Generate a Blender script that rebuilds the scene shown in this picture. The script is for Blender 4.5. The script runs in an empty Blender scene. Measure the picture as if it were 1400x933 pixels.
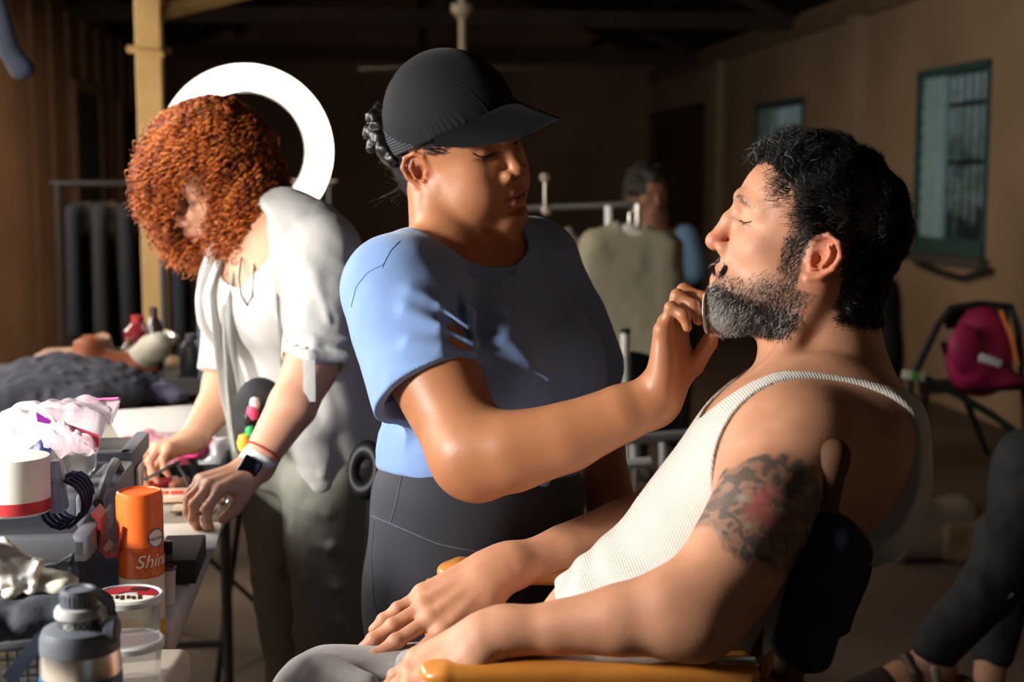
import bpy, bmesh, math, random, os
import numpy as np
from mathutils import Vector, Matrix, Euler
sc = bpy.context.scene
COL = sc.collection
# ------------------------------------------------------------------ camera
FPX = 1944.0
PIT = math.atan(221.5/FPX)
CAM = np.array([0, 0, 1.34]); CF = np.array([0, math.cos(PIT), -math.sin(PIT)]); CU = np.array([0, math.sin(PIT), math.cos(PIT)]); CR = np.array([1., 0, 0])
cd = bpy.data.cameras.new('camera'); cam = bpy.data.objects.new('camera', cd); COL.objects.link(cam)
cam.location = CAM; cam.rotation_euler = (math.pi/2-PIT, 0, 0)
cd.sensor_width = 36; cd.lens = 36*FPX/1400; cd.clip_start = .05
cd.dof.use_dof = True; cd.dof.focus_distance = 1.72; cd.dof.aperture_fstop = 4.6
sc.camera = cam
def want(n): return True
HQ = 1.0
# ------------------------------------------------------------------ world, light, exposure
sc.view_settings.view_transform = 'Standard'; sc.view_settings.look = 'None'; sc.view_settings.gamma = 1; sc.view_settings.use_curve_mapping = False
sc.view_settings.exposure = 0.0
wd = bpy.data.worlds.new('world'); sc.world = wd; wd.use_nodes = True
wd.node_tree.nodes['Background'].inputs[0].default_value = (.62, .78, .80, 1); wd.node_tree.nodes['Background'].inputs[1].default_value = .20
def area(name, loc, target, size, power, color, size_y=None, shape='RECTANGLE', spread=180):
    l = bpy.data.lights.new(name, 'AREA'); l.shape = shape; l.size = size; l.size_y = size_y or size; l.energy = power; l.color = color; l.spread = math.radians(spread)
    o = bpy.data.objects.new(name, l); COL.objects.link(o); o.location = loc
    o.rotation_euler = (Vector(target)-Vector(loc)).to_track_quat('-Z', 'Y').to_euler(); return o
area('makeup_lamp', (-1.62, 1.02, 1.56), (0.05, 1.62, 1.2), .30, 64, (1, .95, .89), .34)
area('left_fill', (-1.95, 2.65, 1.75), (-.6, 2.5, .8), 1.0, 42, (1, .96, .92), .8)  # added fill for the red-haired woman; the left wall has no window
area('hall_fill', (-2.62, 5.25, 1.75), (2.6, 6.2, 1.5), 1.2, 62, (1, .91, .80), 1.0)  # added fill out of view that brightens the right wall, no window there
area('hall_warm_fill', (-1.25, 8.0, 2.50), (-1.25, 8.0, 0), .5, 45, (1, .72, .45))  # added warm fill above the frame, for an orange glow on the walls
area('side_lamp', (-1.92, 3.2, 1.5), (-1.2, 4.9, 1.95), .3, 26, (1, .86, .66))
sl = bpy.data.lights.new('sun', 'SUN'); sl.energy = 1.6; sl.angle = .02; sl.color = (1, .97, .9); so = bpy.data.objects.new('sun', sl); COL.objects.link(so); so.rotation_euler = Vector((-.75, -.1, .72)).to_track_quat('Z', 'Y').to_euler(); so.location = (0, 0, 9)
sc.cycles.max_bounces = 6; sc.cycles.diffuse_bounces = 3; sc.cycles.use_denoising = True
sc.cycles.sample_clamp_indirect = 4

def at(px, py, d): return CAM+CR*((px-700)/FPX*d)+CU*((466.5-py)/FPX*d)+CF*d
def atz(px, py, z):
    v = CR*((px-700)/FPX)+CU*((466.5-py)/FPX)+CF; return CAM+v*((z-CAM[2])/v[2])
def unit(v): v = np.asarray(v, float); return v/np.linalg.norm(v)
class Fr:
    """a frame: x forward, y to the left, z up"""
    def __init__(s, o, f, u, sc_=1.0):
        s.o = np.asarray(o, float); s.f = unit(f); u = np.asarray(u, float); s.u = unit(u-u@s.f*s.f); s.l = np.cross(s.u, s.f); s.s = sc_
    def P(s, x, y, z): return s.o+s.s*(x*s.f+y*s.l+z*s.u)
    def R(s): return np.array([s.f, s.l, s.u])
    def inv(s, W): return (np.asarray(W)-s.o)@s.R().T/s.s
def frame(o, yaw, pitch=0, roll=0, s=1.0):
    yaw, pitch, roll = np.radians([yaw, pitch, roll])
    c = unit(CAM-o); Z = np.array([0, 0, 1.]); u = unit(Z-Z@c*c); r = np.cross(u, c)
    f = np.cos(yaw)*c+np.sin(yaw)*r; l = np.cross(u, f)
    f2 = np.cos(pitch)*f+np.sin(pitch)*u; u2 = np.cross(f2, l)
    return Fr(o, f2, np.cos(roll)*u2+np.sin(roll)*l, s)
W0 = Fr((0, 0, 0), (1, 0, 0), (0, 0, 1))
# ------------------------------------------------------------------ implicit surface modelling
def smin(a, b, k):
    if k <= 0: return np.minimum(a, b)
    h = np.maximum(k-np.abs(a-b), 0)/k; return np.minimum(a, b)-h*h*k*.25
def vnoise(P, f, seed=0):
    """cheap smooth 3-D value noise, -1..1"""
    P = np.asarray(P, float)*f+seed*17.3; i = np.floor(P).astype(np.int64); t = P-i; t = t*t*(3-2*t); r = 0
    def hsh(a): n = (a[:, 0]*374761393+a[:, 1]*668265263+a[:, 2]*2147483647+seed*974711) & 0xffffffff; n = (n ^ (n >> 13))*1274126177 & 0xffffffff; return ((n ^ (n >> 16)) & 0xffff)/32767.5-1
    for a in (0, 1):
        for b in (0, 1):
            for c in (0, 1):
                w = (t[:, 0] if a else 1-t[:, 0])*(t[:, 1] if b else 1-t[:, 1])*(t[:, 2] if c else 1-t[:, 2]); r = r+w*hsh(i+np.array([a, b, c]))
    return r
class SDF:
    def __init__(s): s.p = []; s.F = W0; s.disp = None
    def _add(s, fn, c, R, k, op): s.p.append((fn, np.asarray(c, np.float32), R, k, op)); return s
    def rc(s, a, b, ra, rb=None, k=.02, op='+', flat=None, ff=1.0):
        """tapered capsule a-b in the current frame; flat = axis (local) along which it is thinned by ff"""
        F = s.F; rb = ra if rb is None else rb
        a = F.P(*a).astype(np.float32); b = F.P(*b).astype(np.float32); ra = ra*F.s; rb = rb*F.s
        ab = b-a; L2 = float(ab@ab)+1e-12
        n = None if flat is None else unit(F.R().T@np.asarray(flat, float)).astype(np.float32)
        if n is not None: n = unit(n-(n@ab)/L2*ab).astype(np.float32)
        def fn(P):
            q = P-a; t = np.clip(q@ab/L2, 0, 1); v = q-t[:, None]*ab
            if n is not None: v = v+(v@n)[:, None]*n*(ff-1)
            return np.sqrt((v*v).sum(1))-(ra+(rb-ra)*t)
        s._add(fn, (a+b)/2, float(np.sqrt(L2))/2+max(ra, rb), k*F.s, op); return s
    def chain(s, pts, rs, k=.01, op='+', flat=None, ff=1.0):
        for i in range(len(pts)-1): s.rc(pts[i], pts[i+1], rs[i], rs[i+1], k if op == '-' or i == 0 else min(k, .006), op, flat, ff)
        return s
    def ell(s, c, r, k=.02, op='+', rot=(0, 0, 0)):
        """ellipsoid, rot = euler degrees in local frame"""
        F = s.F; c = F.P(*c).astype(np.float32); M = np.array(Euler([math.radians(v) for v in rot]).to_matrix()).T@F.R()
        M = M.astype(np.float32); r = np.array([r, r, r] if np.isscalar(r) else r, np.float32)*F.s
        def fn(P):
            q = (P-c)@M.T; k0 = np.sqrt(((q/r)**2).sum(1)); k1 = np.sqrt(((q/(r*r))**2).sum(1))+1e-9
            return k0*(k0-1)/k1
        s._add(fn, c, float(r.max()), k*F.s, op); return s
    def box(s, c, h, rad=.004, k=.01, op='+', rot=(0, 0, 0)):
        F = s.F; c = F.P(*c).astype(np.float32); M = (np.array(Euler([math.radians(v) for v in rot]).to_matrix()).T@F.R()).astype(np.float32)
        h = np.array(h, np.float32)*F.s-rad*F.s
        def fn(P):
            q = np.abs((P-c)@M.T)-h
            return np.sqrt((np.maximum(q, 0)**2).sum(1))+np.minimum(q.max(1), 0)-rad*F.s
        s._add(fn, c, float(np.linalg.norm(h))+rad, k*F.s, op); return s
    def sub(s, o, k=.01, op='+'):
        c = np.mean([p[1] for p in o.p if p[4] == '+'], 0); R = max(np.linalg.norm(p[1]-c)+p[2] for p in o.p if p[4] == '+')
        s.p.append((lambda P: o.ev(P), np.asarray(c, np.float32), float(R), k, op)); return s
    def half(s, p, n, k=.004):
        """cut away the side the normal n points to (local)"""
        p = s.F.P(*p).astype(np.float32); n = unit(s.F.R().T@np.asarray(n, float)).astype(np.float32)
        s._add(lambda P: -((P-p)@n), p, 99., k, '-'); return s
    def ev(s, P, idx=None):
        d = np.full(len(P), 9., np.float32)
        for i in (range(len(s.p)) if idx is None else idx):
            fn, c, R, k, op = s.p[i]; v = fn(P)
            if op == '+': d = smin(d, v, k)
            elif op == '-': d = -smin(-d, v, k)
            else: d = -smin(-d, -v, k)
        if s.disp is not None: d = d+s.disp(P)
        return d.astype(np.float32)
    def mesh(s, h=.004, B=12):
        lo = np.min([c-R for fn, c, R, k, op in s.p if op == '+'], 0)-.02; hi = np.max([c+R for fn, c, R, k, op in s.p if op == '+'], 0)+.02
        nb = np.ceil((hi-lo)/(B*h)).astype(int)
        g = np.stack(np.meshgrid(*[np.arange(n) for n in nb], indexing='ij'), -1).reshape(-1, 3)
        ctr = (lo+(g+.5)*B*h).astype(np.float32); half = B*h*.87
        D = np.array([p[0](ctr) for p in s.p]); plus = np.array([p[4] == '+' for p in s.p])
        m = D[plus].min(0); act = (m < half*1.5+.02)
        full = s.ev(ctr[act]); ai = np.where(act)[0]; ai = ai[np.abs(full) < half*1.6+.015]
        ii, jj, kk = np.meshgrid(*[np.arange(B+1)]*3, indexing='ij'); loc = np.stack([ii, jj, kk], -1).reshape(-1, 3)
        N = nb.astype(np.int64)*B+4
        def key(c): c = c.astype(np.int64)+1; return (c[:, 0]*N[1]+c[:, 1])*N[2]+c[:, 2]
        keys = []; vs = []; quads = []
        corners = [(a, b, c) for a in (0, 1) for b in (0, 1) for c in (0, 1)]
        edges = [(p, q) for p in range(8) for q in range(8) if p < q and sum(abs(corners[p][t]-corners[q][t]) for t in range(3)) == 1]
        for bi in ai:
            base = g[bi]*B; near = []
            ub = m[bi]
            for n, (fn, c, R, k, op) in enumerate(s.p):
                d = D[n][bi]
                if op == '+':
                    if d < max(ub, 0)+2.6*half+k+.004: near.append(n)
                elif d < 2*half+k+.01: near.append(n)
            if not near: continue
            P = (lo+(base+loc)*h).astype(np.float32); v = s.ev(P, near).reshape(B+1, B+1, B+1)
            if v.min() > 0 or v.max() < 0: continue
            sg = v < 0
            cv = [v[a:B+a, b:B+b, c:B+c] for a, b, c in corners]; cs = [sg[a:B+a, b:B+b, c:B+c] for a, b, c in corners]
            cnt = sum(c.astype(np.int8) for c in cs); mk = (cnt > 0) & (cnt < 8)
            if mk.any():
                cell = np.argwhere(mk); vv = [c[mk] for c in cv]; acc = np.zeros((len(cell), 3)); num = np.zeros(len(cell))
                for p, q in edges:
                    a, b = vv[p], vv[q]; cr = (a < 0) != (b < 0); t = np.where(cr, a/np.where(cr, a-b, 1), 0)
                    pos = np.array(corners[p])+t[:, None]*(np.array(corners[q])-np.array(corners[p]))
                    acc += pos*cr[:, None]; num += cr
                keys.append(key(cell+base)); vs.append(lo+(base+cell+acc/num[:, None])*h)
            for ax in range(3):
                sl0 = [slice(0, B)]*3; sl1 = list(sl0); sl1[ax] = slice(1, B+1)
                a = sg[tuple(sl0)]; b = sg[tuple(sl1)]; e = np.argwhere(a != b)
                if len(e):
                    ins = a[tuple(e.T)]; e = e+base; o1 = np.zeros(3, int); o2 = np.zeros(3, int); o1[(ax+1) % 3] = 1; o2[(ax+2) % 3] = 1
                    q = np.stack([key(e-o1-o2), key(e-o2), key(e), key(e-o1)], 1); q[~ins] = q[~ins][:, ::-1]; quads.append(q)
        keys = np.concatenate(keys); vs = np.concatenate(vs); quads = np.concatenate(quads)
        order = np.argsort(keys); ks = keys[order]; vs = vs[order]
        idx = np.searchsorted(ks, quads); idx = np.minimum(idx, len(ks)-1); ok = (ks[idx] == quads).all(1)
        return vs.astype(np.float32), idx[ok].astype(np.int32)
def raw_mesh(name, V, Q, n=4):
    me = bpy.data.meshes.new(name); V = np.asarray(V, np.float32); Q = np.asarray(Q, np.int32)
    me.vertices.add(len(V)); me.vertices.foreach_set('co', V.ravel()); me.loops.add(Q.size); me.loops.foreach_set('vertex_index', Q.ravel())
    me.polygons.add(len(Q)); me.polygons.foreach_set('loop_start', np.arange(0, Q.size, n, dtype=np.int32)); me.polygons.foreach_set('loop_total', np.full(len(Q), n, np.int32))
    me.polygons.foreach_set('use_smooth', np.ones(len(Q), bool)); me.update(); me.validate(); return me
def setcol(me, C):
    C = np.asarray(C, np.float32)
    if C.shape[1] == 3: C = np.concatenate([C, np.ones((len(C), 1), np.float32)], 1)
    a = me.color_attributes.new('Col', 'FLOAT_COLOR', 'POINT'); a.data.foreach_set('color', C.ravel())
def link(name, me, mat=None, parent=None, loc=None):
    o = bpy.data.objects.new(name, me); COL.objects.link(o)
    if mat is not None: me.materials.clear(); me.materials.append(mat)
    if parent is not None:
        o.parent = parent; bpy.context.view_layer.update() if False else None
        o.matrix_parent_inverse = Matrix.Translation(-Vector(parent.location))
    if loc is not None: o.location = loc
    return o
def tag(o, label=None, cat=None, group=None, kind=None):
    if label: o['label'] = label
    if cat: o['category'] = cat
    if group: o['group'] = group
    if kind: o['kind'] = kind
    return o
def empty(name, loc, label, cat, group=None):
    o = bpy.data.objects.new(name, None); COL.objects.link(o); o.location = loc; o.empty_display_size = .05; return tag(o, label, cat, group)
def relax(V, Q, iters, w):
    """even out joints of limbs: neighbour averaging, weighted per vertex"""
    a = np.concatenate([Q[:, 0], Q[:, 1], Q[:, 2], Q[:, 3], Q[:, 1], Q[:, 2], Q[:, 3], Q[:, 0]]); b = np.concatenate([Q[:, 1], Q[:, 2], Q[:, 3], Q[:, 0], Q[:, 0], Q[:, 1], Q[:, 2], Q[:, 3]])
    n = len(V); cnt = np.maximum(np.bincount(a, minlength=n), 1); V = V.astype(np.float64)
    for _ in range(int(iters)):
        A_ = np.stack([np.bincount(a, weights=V[b, k], minlength=n)/cnt for k in range(3)], 1); V = V+(A_-V)*w[:, None]
    return V.astype(np.float32)
def sdf_obj(name, S, h, mat, parent=None, col=None, soft=None):
    V, Q = S.mesh(h*HQ)
    if soft is not None: V = relax(V, Q, soft[0]/HQ**2, soft[1](V.astype(np.float64)))
    me = raw_mesh(name, V, Q)
    if col is not None: setcol(me, col(V.astype(np.float64)))
    return link(name, me, mat, parent)
def strands(name, PL, R, mat, parent=None, col=None, sides=3):
    """PL (n,p,3) polylines, R (p,) or (n,p) radii -> one mesh of thin tubes"""
    PL = np.asarray(PL, float); n, p, _ = PL.shape; R = np.broadcast_to(R, (n, p))
    T = np.gradient(PL, axis=1); T /= np.linalg.norm(T, axis=2, keepdims=True)+1e-12
    ref = np.where(np.abs(T[..., 2:3]) > .9, np.array([1., 0, 0]), np.array([0, 0, 1.])); A = np.cross(T, ref); A /= np.linalg.norm(A, axis=2, keepdims=True)+1e-12; B_ = np.cross(T, A)
    V = np.stack([PL+R[..., None]*(math.cos(t)*A+math.sin(t)*B_) for t in np.arange(sides)*2*math.pi/sides], 2)
    i = np.arange(n)[:, None, None]*p*sides; j = np.arange(p-1)[None, :, None]*sides; k = np.arange(sides)[None, None, :]; k2 = (k+1) % sides
    Q = np.stack([i+j+k, i+j+k2, i+j+sides+k2, i+j+sides+k], -1).reshape(-1, 4)
    me = raw_mesh(name, V.reshape(-1, 3), Q)
    if col is not None: setcol(me, np.repeat(np.asarray(col), p*sides, 0))
    return link(name, me, mat, parent)
# ------------------------------------------------------------------ materials
def srgb(r, g, b): return tuple(((v/255+.055)/1.055)**2.4 if v/255 > .04045 else v/255/12.92 for v in (r, g, b))
def mat(name, color=(.5, .5, .5), rough=.6, metal=0, spec=.5, bump=None, noise=None, emit=None, alpha=None, trans=0, ior=1.45, sss=0, coat=0, attr=False, sheen=0, wave=None, sssr=(1, .35, .2)):
    m = bpy.data.materials.new(name); m.use_nodes = True; nt = m.node_tree; b = nt.nodes['Principled BSDF']; N = nt.nodes.new; L = nt.links.new
    I = b.inputs; I['Roughness'].default_value = rough; I['Metallic'].default_value = metal; I['Specular IOR Level'].default_value = spec; I['IOR'].default_value = ior
    I['Base Color'].default_value = (*color[:3], 1); I['Transmission Weight'].default_value = trans; I['Coat Weight'].default_value = coat; I['Sheen Weight'].default_value = sheen
    if alpha is not None: I['Alpha'].default_value = alpha
    if sss: I['Subsurface Weight'].default_value = sss; I['Subsurface Radius'].default_value = sssr; I['Subsurface Scale'].default_value = .006
    tc = N('ShaderNodeTexCoord'); src = None
    if attr:
        a = N('ShaderNodeVertexColor'); a.layer_name = 'Col'; src = a.outputs[0]
    if noise:   # (scale, amount, dark colour)
        nz = N('ShaderNodeTexNoise'); nz.inputs['Scale'].default_value = noise[0]; nz.inputs['Detail'].default_value = 4; L(tc.outputs['Object'], nz.inputs['Vector'])
        rp = N('ShaderNodeMapRange'); rp.inputs[1].default_value = .35; rp.inputs[2].default_value = .65; L(nz.outputs[0], rp.inputs[0])
        mx = N('ShaderNodeMix'); mx.data_type = 'RGBA'; mlt = N('ShaderNodeMath'); mlt.operation = 'MULTIPLY'; mlt.inputs[1].default_value = noise[1]; L(rp.outputs[0], mlt.inputs[0]); L(mlt.outputs[0], mx.inputs[0])
        mx.inputs[6].default_value = (*color[:3], 1); mx.inputs[7].default_value = (*noise[2], 1)
        if src: L(src, mx.inputs[6])
        src = mx.outputs[2]
    if src: L(src, I['Base Color'])
    hs = None
    for bp in (bump if isinstance(bump, list) else [bump] if bump else []):   # (scale, strength, distance)
        nz = N('ShaderNodeTexNoise'); nz.inputs['Scale'].default_value = bp[0]; nz.inputs['Detail'].default_value = bp[3] if len(bp) > 3 else 3; L(tc.outputs['Object'], nz.inputs['Vector'])
        bm_ = N('ShaderNodeBump'); bm_.inputs['Strength'].default_value = bp[1]; bm_.inputs['Distance'].default_value = bp[2]; L(nz.outputs[0], bm_.inputs['Height'])
        if hs: L(hs, bm_.inputs['Normal'])
        hs = bm_.outputs[0]
    if wave:  # (direction vector, period, strength, distance)
        dp = N('ShaderNodeVectorMath'); dp.operation = 'DOT_PRODUCT'; dp.inputs[1].default_value = tuple(unit(wave[0])*2*math.pi/wave[1]); L(tc.outputs['Object'], dp.inputs[0])
        sn = N('ShaderNodeMath'); sn.operation = 'SINE'; L(dp.outputs['Value'], sn.inputs[0])
        bm_ = N('ShaderNodeBump'); bm_.inputs['Strength'].default_value = wave[2]; bm_.inputs['Distance'].default_value = wave[3]; L(sn.outputs[0], bm_.inputs['Height'])
        if hs: L(hs, bm_.inputs['Normal'])
        hs = bm_.outputs[0]
    if hs: L(hs, I['Normal'])
    if emit: I['Emission Color'].default_value = (*emit[:3], 1); I['Emission Strength'].default_value = emit[3]
    return m
def seam(o, pts, r, m, name='seam', n=30, off=.0002):
    """a stitched seam lying on the visible side of a garment"""
    bpy.context.view_layer.update(); pts = np.array(pts, float); W = []
    for t in np.linspace(0, len(pts)-1.001, n):
        i = int(t); px, py = pts[i]+(pts[i+1]-pts[i])*(t-i); ok, loc, nr, _ = o.ray_cast(o.matrix_world.inverted()@Vector(CAM), Vector(at(px, py, 1)-CAM).normalized())
        if ok: W.append(np.array(o.matrix_world@loc)+np.array(nr)*off)
    W = [W[0]]+[(a+b*2+c)/4 for a, b, c in zip(W, W[1:], W[2:])]+[W[-1]]
    return MB().tube(W, r, 6).build(name, m, o)
# ------------------------------------------------------------------ mesh helpers (bmesh)
class MB:
    """collects shapes into one mesh"""
    def __init__(s): s.b = bmesh.new()
    def box(s, c, size, R=None, bev=0, seg=2):
        r = bmesh.ops.create_cube(s.b, size=1); vs = r['verts']
        M = Matrix.Diagonal((*size, 1)); T = Matrix.Translation(Vector(c)); Rm = (Matrix(R).to_4x4() if R is not None else Matrix())
        bmesh.ops.transform(s.b, matrix=T@Rm@M, verts=vs)
        if bev:
            es = list({e for v in vs for e in v.link_edges}); bmesh.ops.bevel(s.b, geom=es, offset=bev, segments=seg, profile=.5, affect='EDGES')
        return s
    def tube(s, pts, r, sides=10, cap=True, closed=False, flat=None):
        pts = [Vector(p) for p in pts]; n = len(pts); rs = r if hasattr(r, '__len__') else [r]*n; rings = []
        up = None
        for i, p in enumerate(pts):
            t = (pts[(i+1) % n]-pts[i-1]) if closed else (pts[min(i+1, n-1)]-pts[max(i-1, 0)]); t.normalize()
            if up is None: up = Vector((0, 0, 1)) if abs(t.z) < .9 else Vector((1, 0, 0))
            a = t.cross(up).normalized(); bb = t.cross(a).normalized(); up = -bb if False else up
            rings.append([s.b.verts.new(p+rs[i]*(math.cos(q)*a+(flat or 1)*math.sin(q)*bb)) for q in [2*math.pi*k/sides for k in range(sides)]])
        m = n if closed else n-1
        for i in range(m):
            A, B_ = rings[i], rings[(i+1) % n]
            for k in range(sides): s.b.faces.new((A[k], A[(k+1) % sides], B_[(k+1) % sides], B_[k]))
        if cap and not closed: s.b.faces.new(rings[0][::-1]); s.b.faces.new(rings[-1])
        return s
    def lathe(s, prof, c=(0, 0, 0), R=None, sides=32, sx=1, sy=1, cap=True):
        c = Vector(c); Rm = Matrix(R).to_3x3() if R is not None else Matrix.Identity(3); rings = []
        for (r, z) in prof: rings.append([s.b.verts.new(c+Rm@Vector((sx*r*math.cos(2*math.pi*k/sides), sy*r*math.sin(2*math.pi*k/sides), z))) for k in range(sides)])
        for A, B_ in zip(rings, rings[1:]):
            for k in range(sides): s.b.faces.new((A[k], A[(k+1) % sides], B_[(k+1) % sides], B_[k]))
        if cap:
            if prof[0][0] > 1e-6: s.b.faces.new(rings[0][::-1])
            if prof[-1][0] > 1e-6: s.b.faces.new(rings[-1])
        return s
    def prism(s, outline, c=(0, 0, 0), R=None, h=.01, bev=0):
        c = Vector(c); Rm = Matrix(R).to_3x3() if R is not None else Matrix.Identity(3)
        lo = [s.b.verts.new(c+Rm@Vector((x, y, 0))) for x, y in outline]; hi = [s.b.verts.new(c+Rm@Vector((x, y, h))) for x, y in outline]
        n = len(lo); s.b.faces.new(lo[::-1]); s.b.faces.new(hi)
        for k in range(n): s.b.faces.new((lo[k], lo[(k+1) % n], hi[(k+1) % n], hi[k]))
        if bev: bmesh.ops.bevel(s.b, geom=list({e for v in lo+hi for e in v.link_edges}), offset=bev, segments=2, profile=.5, affect='EDGES')
        return s
    def grid(s, fn, nu, nv, thick=0):
        V = [[s.b.verts.new(Vector(fn(i/(nu-1), j/(nv-1)))) for j in range(nv)] for i in range(nu)]; fs = []
        for i in range(nu-1):
            for j in range(nv-1): fs.append(s.b.faces.new((V[i][j], V[i+1][j], V[i+1][j+1], V[i][j+1])))
        if thick: bmesh.ops.solidify(s.b, geom=fs, thickness=thick)
        return s
    def build(s, name, m, parent=None, smooth=True, angle=35):
        me = bpy.data.meshes.new(name); bmesh.ops.recalc_face_normals(s.b, faces=s.b.faces); s.b.to_mesh(me); s.b.free()
        if smooth:
            me.polygons.foreach_set('use_smooth', np.ones(len(me.polygons), bool)); me.set_sharp_from_angle(angle=math.radians(angle))
        return link(name, me, m, parent)
def rot(ax, deg): return Matrix.Rotation(math.radians(deg), 3, ax)
def cols(x, y, z): return Matrix((x, y, z)).transposed()
# ------------------------------------------------------------------ the room
RV = np.array([.9937, .1125, 0]); RU = np.array([-.1125, .9937, 0]); RZ = np.array([0, 0, 1.]); RR = cols(RV, RU, RZ)
WR, WL, WE, WB, HT = 3.5, -2.05, 16.5, -2.6, 2.60
def rp(a, b, z): return RV*a+RU*b+RZ*z
def atwall(px, py, a, axis=None):
    """where the ray through a pixel meets the plane at distance a along RV (or along another room axis)"""
    n = RV if axis is None else axis
    v = CR*((px-700)/FPX)+CU*((466.5-py)/FPX)+CF; return CAM+v*((a-CAM@n)/(v@n))
def rc_(W): return float(W@RV), float(W@RU), float(W[2])
def slab(mb, a0, a1, b0, b1, z0, z1, bev=0): mb.box(rp((a0+a1)/2, (b0+b1)/2, (z0+z1)/2), (abs(a1-a0), abs(b1-b0), abs(z1-z0)), RR, bev); return mb
def build_room():
    st = lambda o: tag(o, kind='structure')
    plaster = mat('tan_plaster', srgb(150, 126, 100), .92, noise=(1.3, .5, srgb(118, 98, 78)), bump=[(9, .3, .02), (60, .2, .004)])
    plaster_l = mat('ochre_plaster', srgb(140, 110, 88), .92, noise=(1.8, .5, srgb(100, 78, 64)), bump=[(9, .3, .02)])
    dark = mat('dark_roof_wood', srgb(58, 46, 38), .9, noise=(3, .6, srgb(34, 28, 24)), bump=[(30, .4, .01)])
    pale = mat('weathered_timber', srgb(120, 98, 74), .85, noise=(6, .5, srgb(88, 70, 52)), bump=[(40, .4, .006)])
    fl = mat('worn_concrete', srgb(88, 71, 58), .75, noise=(1.6, .7, srgb(56, 45, 38)), bump=[(6, .3, .02), (80, .3, .003)])
    mb = MB(); slab(mb, WL-.2, WR+.2, WB-.2, WE+.2, -.12, 0); st(mb.build('floor', fl, smooth=False))
    # windows and door measured from the photograph
    def open_wall(name, a0, a1, holes, m):
        """wall along RU made of blocks around rectangular holes (b0,b1,z0,z1)"""
        mb = MB(); cur = WB
        for b0, b1, z0, z1 in sorted(holes):
            slab(mb, a0, a1, cur, b0, 0, HT+.02)
            if z0 > .01: slab(mb, a0, a1, b0, b1, 0, z0)
            slab(mb, a0, a1, b0, b1, z1, HT+.02); cur = b1
        slab(mb, a0, a1, cur, WE, 0, HT+.02); return st(mb.build(name, m, smooth=False))
    w1n, w1f = rc_(atwall(1357, 92, WR)), rc_(atwall(1248, 350, WR)); w2n, w2f = rc_(atwall(1100, 140, WR)), rc_(atwall(1032, 225, WR))
    dn, df = rc_(atwall(962, 172, WR)), rc_(atwall(888, 420, WR))
    W1 = (w1n[1], w1f[1], .90, 2.00); W2 = (w2n[1], w2f[1], .90, 1.98); D1 = (dn[1], df[1], 0, 2.02)
    open_wall('wall_right', WR, WR+.18, [W1, W2, D1], plaster)
    open_wall('wall_left', WL-.18, WL, [], plaster_l)
    mb = MB(); slab(mb, WL-.2, WR+.2, WE, WE+.18, 0, HT+1.6); st(mb.build('wall_back', mat('brown_end_wall', srgb(122, 96, 80), .92, noise=(1, .5, srgb(88, 68, 56))), smooth=False))
    mb = MB(); slab(mb, WL-.2, 1.0, WB-.18, WB, 0, HT+1.6); slab(mb, 3.2, WR+.2, WB-.18, WB, 0, HT+1.6); slab(mb, 1.0, 3.2, WB-.18, WB, 2.3, HT+1.6); st(mb.build('wall_front', plaster, smooth=False))
    # plate on the top of the right wall, pilasters, cracks
    mb = MB(); slab(mb, WR-.05, WR+.02, WB, WE, HT-.16, HT-.02, .004); st(mb.build('trim_1', pale, smooth=False))
    for i, px in enumerate((866, 978, 1165)):
        b = rc_(atwall(px, 100, WR-.06))[1]; mb = MB(); slab(mb, WR-.07, WR+.01, b-.11, b+.11, 0, HT-.15, .006); st(mb.build('trim_%d' % (i+2), mat('pilaster_plaster_%d' % i, srgb(150, 132, 108), .9, noise=(2, .4, srgb(116, 98, 78))), smooth=False))
    # gable roof, rafters and ties
    mid = (WL+WR)/2; ridge = HT+1.35
    mb = MB()
    for s_ in (-1, 1):
        e = WL-.3 if s_ < 0 else WR+.3
        def fn(u, v, e=e): return rp(mid+(e-mid)*u, WB-.2+(WE-WB+.4)*v, ridge+(HT-.05-ridge)*u)
        mb.grid(fn, 2, 2, .05)
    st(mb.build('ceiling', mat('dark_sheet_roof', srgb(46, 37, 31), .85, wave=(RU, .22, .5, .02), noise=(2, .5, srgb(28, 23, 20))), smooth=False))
    k = 5
    for b in (1.4, 4.6, 7.8, 11.0, 14.2):
        mb = MB()
        for s_ in (-1, 1):
            e = WL if s_ < 0 else WR; mb.tube([rp(e, b, HT-.05), rp(mid, b, ridge-.12)], .06, 4)
        slab(mb, WL, WR, b-.04, b+.04, HT-.10, HT+.02) if b > 4 else None
        mb.tube([rp(mid, b, ridge-.1), rp(mid, b, HT)], .05, 4) if b > 4 else None
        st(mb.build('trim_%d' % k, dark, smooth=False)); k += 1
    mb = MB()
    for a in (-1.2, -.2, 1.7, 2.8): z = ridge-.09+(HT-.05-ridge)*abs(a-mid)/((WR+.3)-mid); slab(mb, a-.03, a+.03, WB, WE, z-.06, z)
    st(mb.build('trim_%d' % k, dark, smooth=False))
    # door
    wood = mat('dark_door_wood', srgb(72, 42, 28), .55, noise=(8, .5, srgb(48, 28, 20)), bump=[(50, .3, .003)])
    d = empty('door_1', tuple(rp(WR, (D1[0]+D1[1])/2, 0)), None, None); d['kind'] = 'structure'
    mb = MB(); slab(mb, WR+.03, WR+.08, D1[0]+.02, D1[1]-.02, .01, 2.0, .003); mb.build('door_leaf', wood, d, False)
    mb = MB()
    for z0, z1 in ((.2, .9), (1.05, 1.85)):
        for i in range(2):
            w = (D1[1]-D1[0]-.4)/2; b0 = D1[0]+.14+i*(w+.12); slab(mb, WR+.02, WR+.04, b0, b0+w, z0, z1, .008)
    mb.build('door_panel', wood, d, False)
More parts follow.
